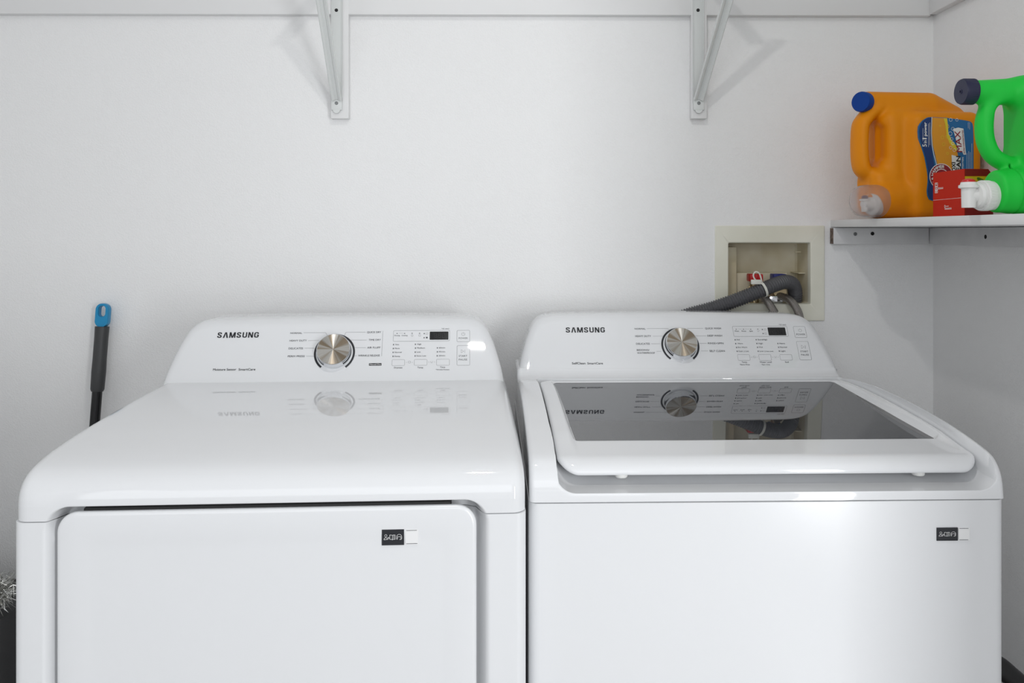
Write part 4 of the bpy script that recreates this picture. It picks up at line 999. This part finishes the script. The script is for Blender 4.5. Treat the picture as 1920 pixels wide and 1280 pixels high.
# MAX on a white outline
lb(zc([(160, 1524), (172, 1527), (184, 1525), (190, 1471), (184, 1471), (181, 1478), (174, 1475), (171, 1480), (167, 1502)]), 3, mb, 0.0008)
vtext('MAX', 181.0, 1476, 1520, 13.0, 4, 0.0012, 0.008, -5.0)
vtext('ULTRA CONCENTRATED', 187.3, 1473, 1522, 3.0, 4, 0.0012, 0.02, -4.0)
lb(zc([(157, 1470), (177, 1466), (180, 1400), (160, 1400)]), 3, mb, 0.0008)
vtext('OXI', 166.5, 1434, 1455, 8.5, 6, 0.0013, 0.03, -1.5); vtext('CLEAN', 178.0, 1416, 1468, 9.5, 6, 0.0013, 0.03, -1.5)
vtext('STAIN FIGHTERS', 183.5, 1425, 1466, 3.2, 3, 0.0013, 0.02)
for xb, z0, z1 in ((192, 1440, 1474), (196, 1440, 1478), (199.5, 1440, 1476), (203, 1436, 1494), (195, 1526, 1538), (198, 1524, 1538)): ribbon(mb, [(xb / 1000, (z0 - SH * 1000) / 1000), (xb / 1000, (z1 - SH * 1000) / 1000)], 0.0006, lambda a, b: (a, LY - 0.0008, b), 3)
# round crimson seal with lettering around its ring
ccx, ccz = 134.0, 1425.0 - SH * 1000; disc = lambda r: [(ccx + r * math.cos(2 * math.pi * i / 40), ccz + r * math.sin(2 * math.pi * i / 40)) for i in range(40)]
for r, mi, dy in ((27, 3, 0.0008), (25.5, 4, 0.0010), (16.0, 3, 0.0012), (14.5, 4, 0.0014)): mb.add([(x / 1000, LY - dy, z / 1000) for x, z in disc(r)], [tuple(range(40))], mi)
V_, F_, w = text2d('ARM & HAMMER', 0.03)
def arc(a, b, c=0.0):
    s_ = a / w; th = math.radians(262 - 190 * s_); r = 17.6 + b / 0.7 * 6.0; return ((ccx + r * math.cos(th)) / 1000, LY - 0.0016 - c, (ccz + r * math.sin(th)) / 1000)
mb.add([arc(*q) for q in V_], F_, 3)
lab = mb.build('front_label', None, oj, smooth=False, mats=MATS_L, fixn=False); lab['label'] = 'blue and orange printed label turned sideways'

# ---------------------------------------------------------------- red carton
bxr = empty('cardboard_box', (0.8195, 1.50, SH), 0, 'small red cardboard box with a yellow band, between the orange and green jugs', 'box')
mb = MB(); W_, D_, H_ = 0.052, 0.112, 0.0865
out = [(0, 0), (W_, 0), (W_, H_ - 0.012), (W_ - 0.009, H_ - 0.0005), (0, H_)]
mb.loft([[(x, 0.0, z) for x, z in out], [(x, D_ * 0.5, z) for x, z in out], [(x, D_, z) for x, z in out]])
bb = mb.build('carton', m_redcard, bxr, smooth=False)
mb = MB()
def fq(x0, x1, z0, z1, mi, dy=0.0003): mb.add([(x0, -dy, z0), (x1, -dy, z0), (x1, -dy, z1), (x0, -dy, z1)], [(0, 1, 2, 3)], mi)
mb.add([(0.0005, -0.0003, 0.0735), (W_ - 0.0005, -0.0003, 0.0735), (W_ - 0.009, -0.0003, H_ - 0.001), (0.0005, -0.0003, H_ - 0.0005)], [(0, 1, 2, 3)], 0)
fq(0.0005, W_ - 0.0005, 0.0575, 0.0730, 1); fq(0.0005, W_ - 0.0005, 0.0565, 0.0580, 2, 0.0005); fq(0.0005, W_ - 0.0005, 0.048, 0.0562, 1); 
ring_ribbon(mb, [(0.030 + 0.007 * math.cos(a) - 0.002 * math.sin(a), 0.0655 + 0.0035 * math.sin(a) - 0.003 * math.cos(a)) for a in [2 * math.pi * i / 14 for i in range(14)]], 0.0016, lambda a, b: (a, -0.0006, b), 2)
ribbon(mb, [(0.0245, 0.069), (0.036, 0.0620)], 0.0010, lambda a, b: (a, -0.0007, b), 2); ribbon(mb, [(0.0255, 0.066), (0.035, 0.0655)], 0.0008, lambda a, b: (a, -0.0007, b), 2)
mb.build('front_print', None, bb, smooth=False, mats=[m_maroon, m_yellow, m_brass], fixn=False)
mb = MB(); fq(0.0005, W_ - 0.0005, 0.0005, 0.022, 0); mb.build('lower_print', m_maroon, bb, smooth=False, fixn=False)
mb = MB(); fs = lambda y, z: (-0.0003, y, z)
for z0, z1 in ((0.060, 0.0665), (0.0525, 0.059), (0.0475, 0.0515)): ring_ribbon(mb, rrect(0.094, z0, 0.104, z1, 0.0008, 2, 2), 0.0010, fs)
ribbon(mb, [(0.096, 0.0625), (0.099, 0.0655), (0.102, 0.0625)], 0.0012, fs); ribbon(mb, [(0.0965, 0.054), (0.099, 0.0575), (0.1015, 0.054)], 0.0018, fs); ribbon(mb, [(0.097, 0.0495), (0.101, 0.0495)], 0.0014, fs)
for z in (0.0565, 0.0545): ribbon(mb, [(0.074, z), (0.092, z)], 0.0009, fs)
for z in (0.0170, 0.0150): ribbon(mb, [(0.044, z), (0.068, z)], 0.0009, fs)
ribbon(mb, [(0.054, 0.0205), (0.064, 0.0205)], 0.0010, fs); ring_ribbon(mb, [(0.0675 + 0.0016 * math.cos(a), 0.0205 + 0.0022 * math.sin(a)) for a in [2 * math.pi * i / 10 for i in range(10)]], 0.0010, fs)
ribbon(mb, [(0.001, 0.0345), (D_ - 0.001, 0.0335)], 0.0005, fs)
mb.build('side_print', m_lwhite, bb, smooth=False, fixn=False)

# ---------------------------------------------------------------- green detergent jug
gj = empty('detergent_jug', (0.757, 1.295, SH), 0, 'bright green detergent jug with looped handle, navy cap and white tap, nearest on the shelf', 'detergent jug')
def f_green(Pp):
    hc = 0.066
    body = s_box(Pp, (0.152, hc, 0.112), (0.082, 0.066, 0.111), 0.034)
    body = s_un(body, s_caps(Pp, (0.004, hc, 0.2025), (0.085, hc, 0.203), 0.0185, 0.0225), 0.014)
    body = s_un(body, s_caps(Pp, (0.085, hc, 0.200), (0.15, hc, 0.196), 0.023, 0.030), 0.02)
    hand = s_path(Pp, [tuple(q) for q in catmull([(0.046, hc, 0.192), (0.030, hc, 0.181), (0.021, hc, 0.163), (0.0185, hc, 0.142), (0.022, hc, 0.118), (0.034, hc, 0.097), (0.056, hc, 0.084), (0.085, hc, 0.076)], 6)], 0.0135, (1, 0.85, 1))
    body = s_un(body, hand, 0.012)
    low = s_caps(Pp, (0.052, 0.046, 0.0380), (0.15, 0.05, 0.040), 0.0365, 0.040)
    body = s_un(body, low, 0.012)
    # open handle window and the pinched wall behind it
    win = s_caps(Pp * np.array([1, 0.001, 1]), (0.048, 0, 0.165), (0.054, 0, 0.118), 0.0165, 0.0155)
    body = s_sub(body, win, 0.006)
    pinch = np.minimum(s_caps(Pp, (0.062, -0.012, 0.165), (0.074, -0.012, 0.110), 0.040, 0.036), s_caps(Pp, (0.062, 0.144, 0.165), (0.074, 0.144, 0.110), 0.040, 0.036))
    body = s_sub(body, pinch, 0.010)
    collar = s_cylx(Pp, 0.0215, 0.050, 0.046, 0.038, 0.0345, 0.006)
    body = s_un(body, collar, 0.003)
    gro = np.abs(np.hypot(Pp[..., 0] - 0.052, 0) ) ; gro = np.maximum(gro - 0.0012, -(np.hypot(Pp[..., 1] - 0.046, Pp[..., 2] - 0.038) - 0.0335)); gro = np.maximum(gro, np.hypot(Pp[..., 1] - 0.046, Pp[..., 2] - 0.038) - 0.045)
    body = s_sub(body, gro, 0.0015)
    body = np.maximum(body, Pp[..., 0] - 0.2405)
    return np.maximum(body, -(Pp[..., 2] - 0.0006))
V, F = surface_net(f_green, (-0.03, -0.012, -0.006), (0.25, 0.145, 0.235), 0.0021)
make('body', V, F, m_green, gj)
mb = MB(); Mg = Matrix.Translation((0.0005, 0.066, 0.2025)) @ Matrix.Rotation(math.radians(2), 4, 'Z') @ R_mx
ribcap(mb, 0.0212, 0.0205, Mg, 88, 44, 0.00025); mb.lathe([(0.004, 0.0), (0.004, 0.0213), (0.0022, 0.0213), (0.002, 0.0205)], Mg, n=20)
cap = mb.build('cap', m_navycap, gj, sharp=30); cap['label'] = 'dark navy screw cap'
tg = Matrix.Translation((0.0125, 0.045, 0.0310)) @ Matrix.Rotation(math.radians(8), 4, 'Z')
mb = MB(); ribcap(mb, 0.0245, 0.014, tg @ R_mx, 120, 60, 0.0003); mb.lathe([(0.0235, -0.016), (0.0235, 0.002)], tg @ R_mx, n=40)
mb.lathe([(0.0212, 0.013), (0.0212, 0.019), (0.0190, 0.0225), (0.013, 0.024), (0.0115, 0.030), (0.010, 0.036)], tg @ R_mx, n=44)
mb.lathe([(0.0105, -0.0195), (0.0110, 0.008), (0.0110, 0.011), (0.0150, 0.0125), (0.0150, 0.0165), (0.0125, 0.0175), (0.0115, 0.0215)], tg @ Matrix.Translation((-0.0335, 0, 0.0)), n=36)
tap = mb.build('tap', m_white, gj, sharp=30)
mb = MB(); mb.lathe([(0.0108, 0.017), (0.0105, 0.0225), (0.0085, 0.0255), (0.004, 0.0272), (0.001, 0.0275)], tg @ Matrix.Translation((-0.0335, 0, 0.0)), n=32); mb.build('push_button', m_redplastic, tap)

# ---------------------------------------------------------------- mop behind the dryer
mp = empty('mop', (-1.005, 1.86, 0.0), 0, 'mop with blue and grey handle leaning on the wall left of the dryer', 'mop')
base = Vector((0, 0, 0)); topv = Vector((-0.9595, 1.948, 1.1425)) - Vector((-1.005, 1.86, 0)); ax = topv.normalized(); L = topv.length
qm = ax.to_track_quat('Z', 'Y').to_matrix().to_4x4()
sd = Vector((1, 0, 0)); sd = (sd - ax * sd.dot(ax)).normalized(); fr = ax.cross(sd).normalized()
def along(s): return ax * s
mb = MB(); mb.tube([along(0.03), along(L - 0.16)], 0.0112, 24); mb.build('pole', m_pole, mp)
mb = MB(); pts = [(L - 0.205, 0.0130), (L - 0.200, 0.0150), (L - 0.16, 0.0158), (L - 0.13, 0.0152), (L - 0.08, 0.0152), (L - 0.055, 0.0158), (L - 0.0545, 0.0150)]
mb.lathe([(r, s) for s, r in pts], qm, n=32); mb.build('grip', m_grip, mp)
mb = MB()
# blue hanging tip: flat rounded tongue with an oval hole
O = rrect(-0.0155, L - 0.0555, 0.0155, L - 0.0005, 0.0145, 10, 6); I = rrect(-0.0080, L - 0.031, 0.0080, L - 0.0065, 0.0070, 10, 6)
def ring_m(pts, d): return [sd * a + ax * b + fr * d for a, b in pts]
th_ = 0.0085
O1 = rrect(-0.0145, L - 0.0555, 0.0145, L - 0.0015, 0.0135, 10, 6); I1 = rrect(-0.0088, L - 0.032, 0.0088, L - 0.0055, 0.0078, 10, 6)
mb.loft([ring_m(I, -th_ * 0.7), ring_m(I, th_ * 0.7), ring_m(I1, th_), ring_m(O1, th_), ring_m(O, th_ * 0.7), ring_m(O, -th_ * 0.7), ring_m(O1, -th_), ring_m(I1, -th_), ring_m(I, -th_ * 0.7)], cap0=False, cap1=False)
tip = mb.build('hanging_tip', m_cyan, mp, sharp=40); tip['label'] = 'bright blue tip with a hanging hole'
mb = MB(); mb.box((-0.048, -0.12, 0.0), (0.048, 0.09, 0.022), 0.01, 3); mb.box((-0.03, -0.03, 0.02), (0.03, 0.03, 0.05), 0.008); mb.build('mop_head', m_mop, mp)

# ---------------------------------------------------------------- grey bin with tinsel at the left edge
gb = empty('storage_bin', (-1.16, 1.815, 0.0), 0, 'dark grey fabric bin half hidden at the left edge beside the dryer', 'bin')
mb = MB(); rr = [[(x, y, z) for x, y in rrect(-0.10 * s, -0.11 * s, 0.10 * s, 0.11 * s, 0.03, 6, 4)] for z, s in ((0.0, 0.94), (0.02, 0.97), (0.495, 1.0), (0.505, 0.985), (0.495, 0.94), (0.03, 0.90))]
mb.loft(rr); mb.build('shell', m_bin, gb, sharp=50)
mb = MB(); mb.loft([[(x, y, z) for x, y in rrect(-0.088, -0.098, 0.088, 0.098, 0.03, 6, 4)] for z in (0.46, 0.494)]); mb.build('lid', m_bin, gb, sharp=50)
rng = random.Random(3); mb = MB()
path = catmull([(-1.22, 1.745, 0.550), (-1.17, 1.735, 0.554), (-1.12, 1.735, 0.554), (-1.080, 1.745, 0.550)], 40)
for i in range(5200):
    c = Vector(path[rng.randrange(len(path))]) + Vector((rng.gauss(0, 0.004), rng.gauss(0, 0.004), rng.gauss(0, 0.004)))
    d = Vector((rng.gauss(0, 1), rng.gauss(0, 1), rng.gauss(0, 1) * 0.9)).normalized(); l = rng.uniform(0.022, 0.052); e = c + d * l
    e.z = max(e.z, 0.508); s = d.cross(Vector((rng.gauss(0, 1), rng.gauss(0, 1), rng.gauss(0, 1)))).normalized() * rng.uniform(0.0005, 0.0011)
    m = c + (e - c) * 0.55 + Vector((rng.gauss(0, 0.008), rng.gauss(0, 0.008), rng.gauss(0, 0.008)))
    m.z = max(m.z, 0.508); cz = c.copy(); cz.z = max(cz.z, 0.508)
    mb.add([cz - s, cz + s, m - s, m + s, e], [(0, 1, 3, 2), (2, 3, 4)])
ti = mb.build('tinsel_garland', m_tinsel, smooth=False, fixn=False); tag(ti, 'silver tinsel garland heaped on the dark grey bin at the left edge', 'tinsel'); ti['kind'] = 'stuff'

# ---------------------------------------------------------------- black upright handle between washer and right wall
HZ = 0.016
vh = empty('vacuum_cleaner', (0.84, 1.42, 0.0), 0, 'black rounded handle poking up between the washer and the right wall', 'vacuum cleaner')
def loc(x, y, z): return (x - 0.84 + (0.012 if z > 0.35 else 0.0), y - 1.42, z + (HZ if z > 0.4 else 0.0))
mb = MB(); mb.tube(catmull([loc(0.835, 1.42, 0.10), loc(0.800, 1.40, 0.40), loc(0.7880, 1.385, 0.52), loc(0.7830, 1.380, 0.572)], 8), 0.014, 20); mb.build('stick', m_black, vh)
mb = MB(); mb.tube(resample(catmull([loc(0.7780, 1.378, 0.500), loc(0.7760, 1.377, 0.545), loc(0.7800, 1.376, 0.5685), loc(0.7930, 1.376, 0.5750), loc(0.815, 1.376, 0.558), loc(0.838, 1.377, 0.535), loc(0.850, 1.379, 0.50), loc(0.835, 1.383, 0.45), loc(0.810, 1.388, 0.42)], 8), 60), 0.0165, 24); mb.build('handle_loop', m_black, vh)
mb = MB(); mb.box(loc(0.765, 1.30, 0.0), loc(0.955, 1.50, 0.075), 0.03, 4); mb.box(loc(0.80, 1.37, 0.06), loc(0.88, 1.47, 0.30), 0.03, 4); mb.build('head', m_black, vh)
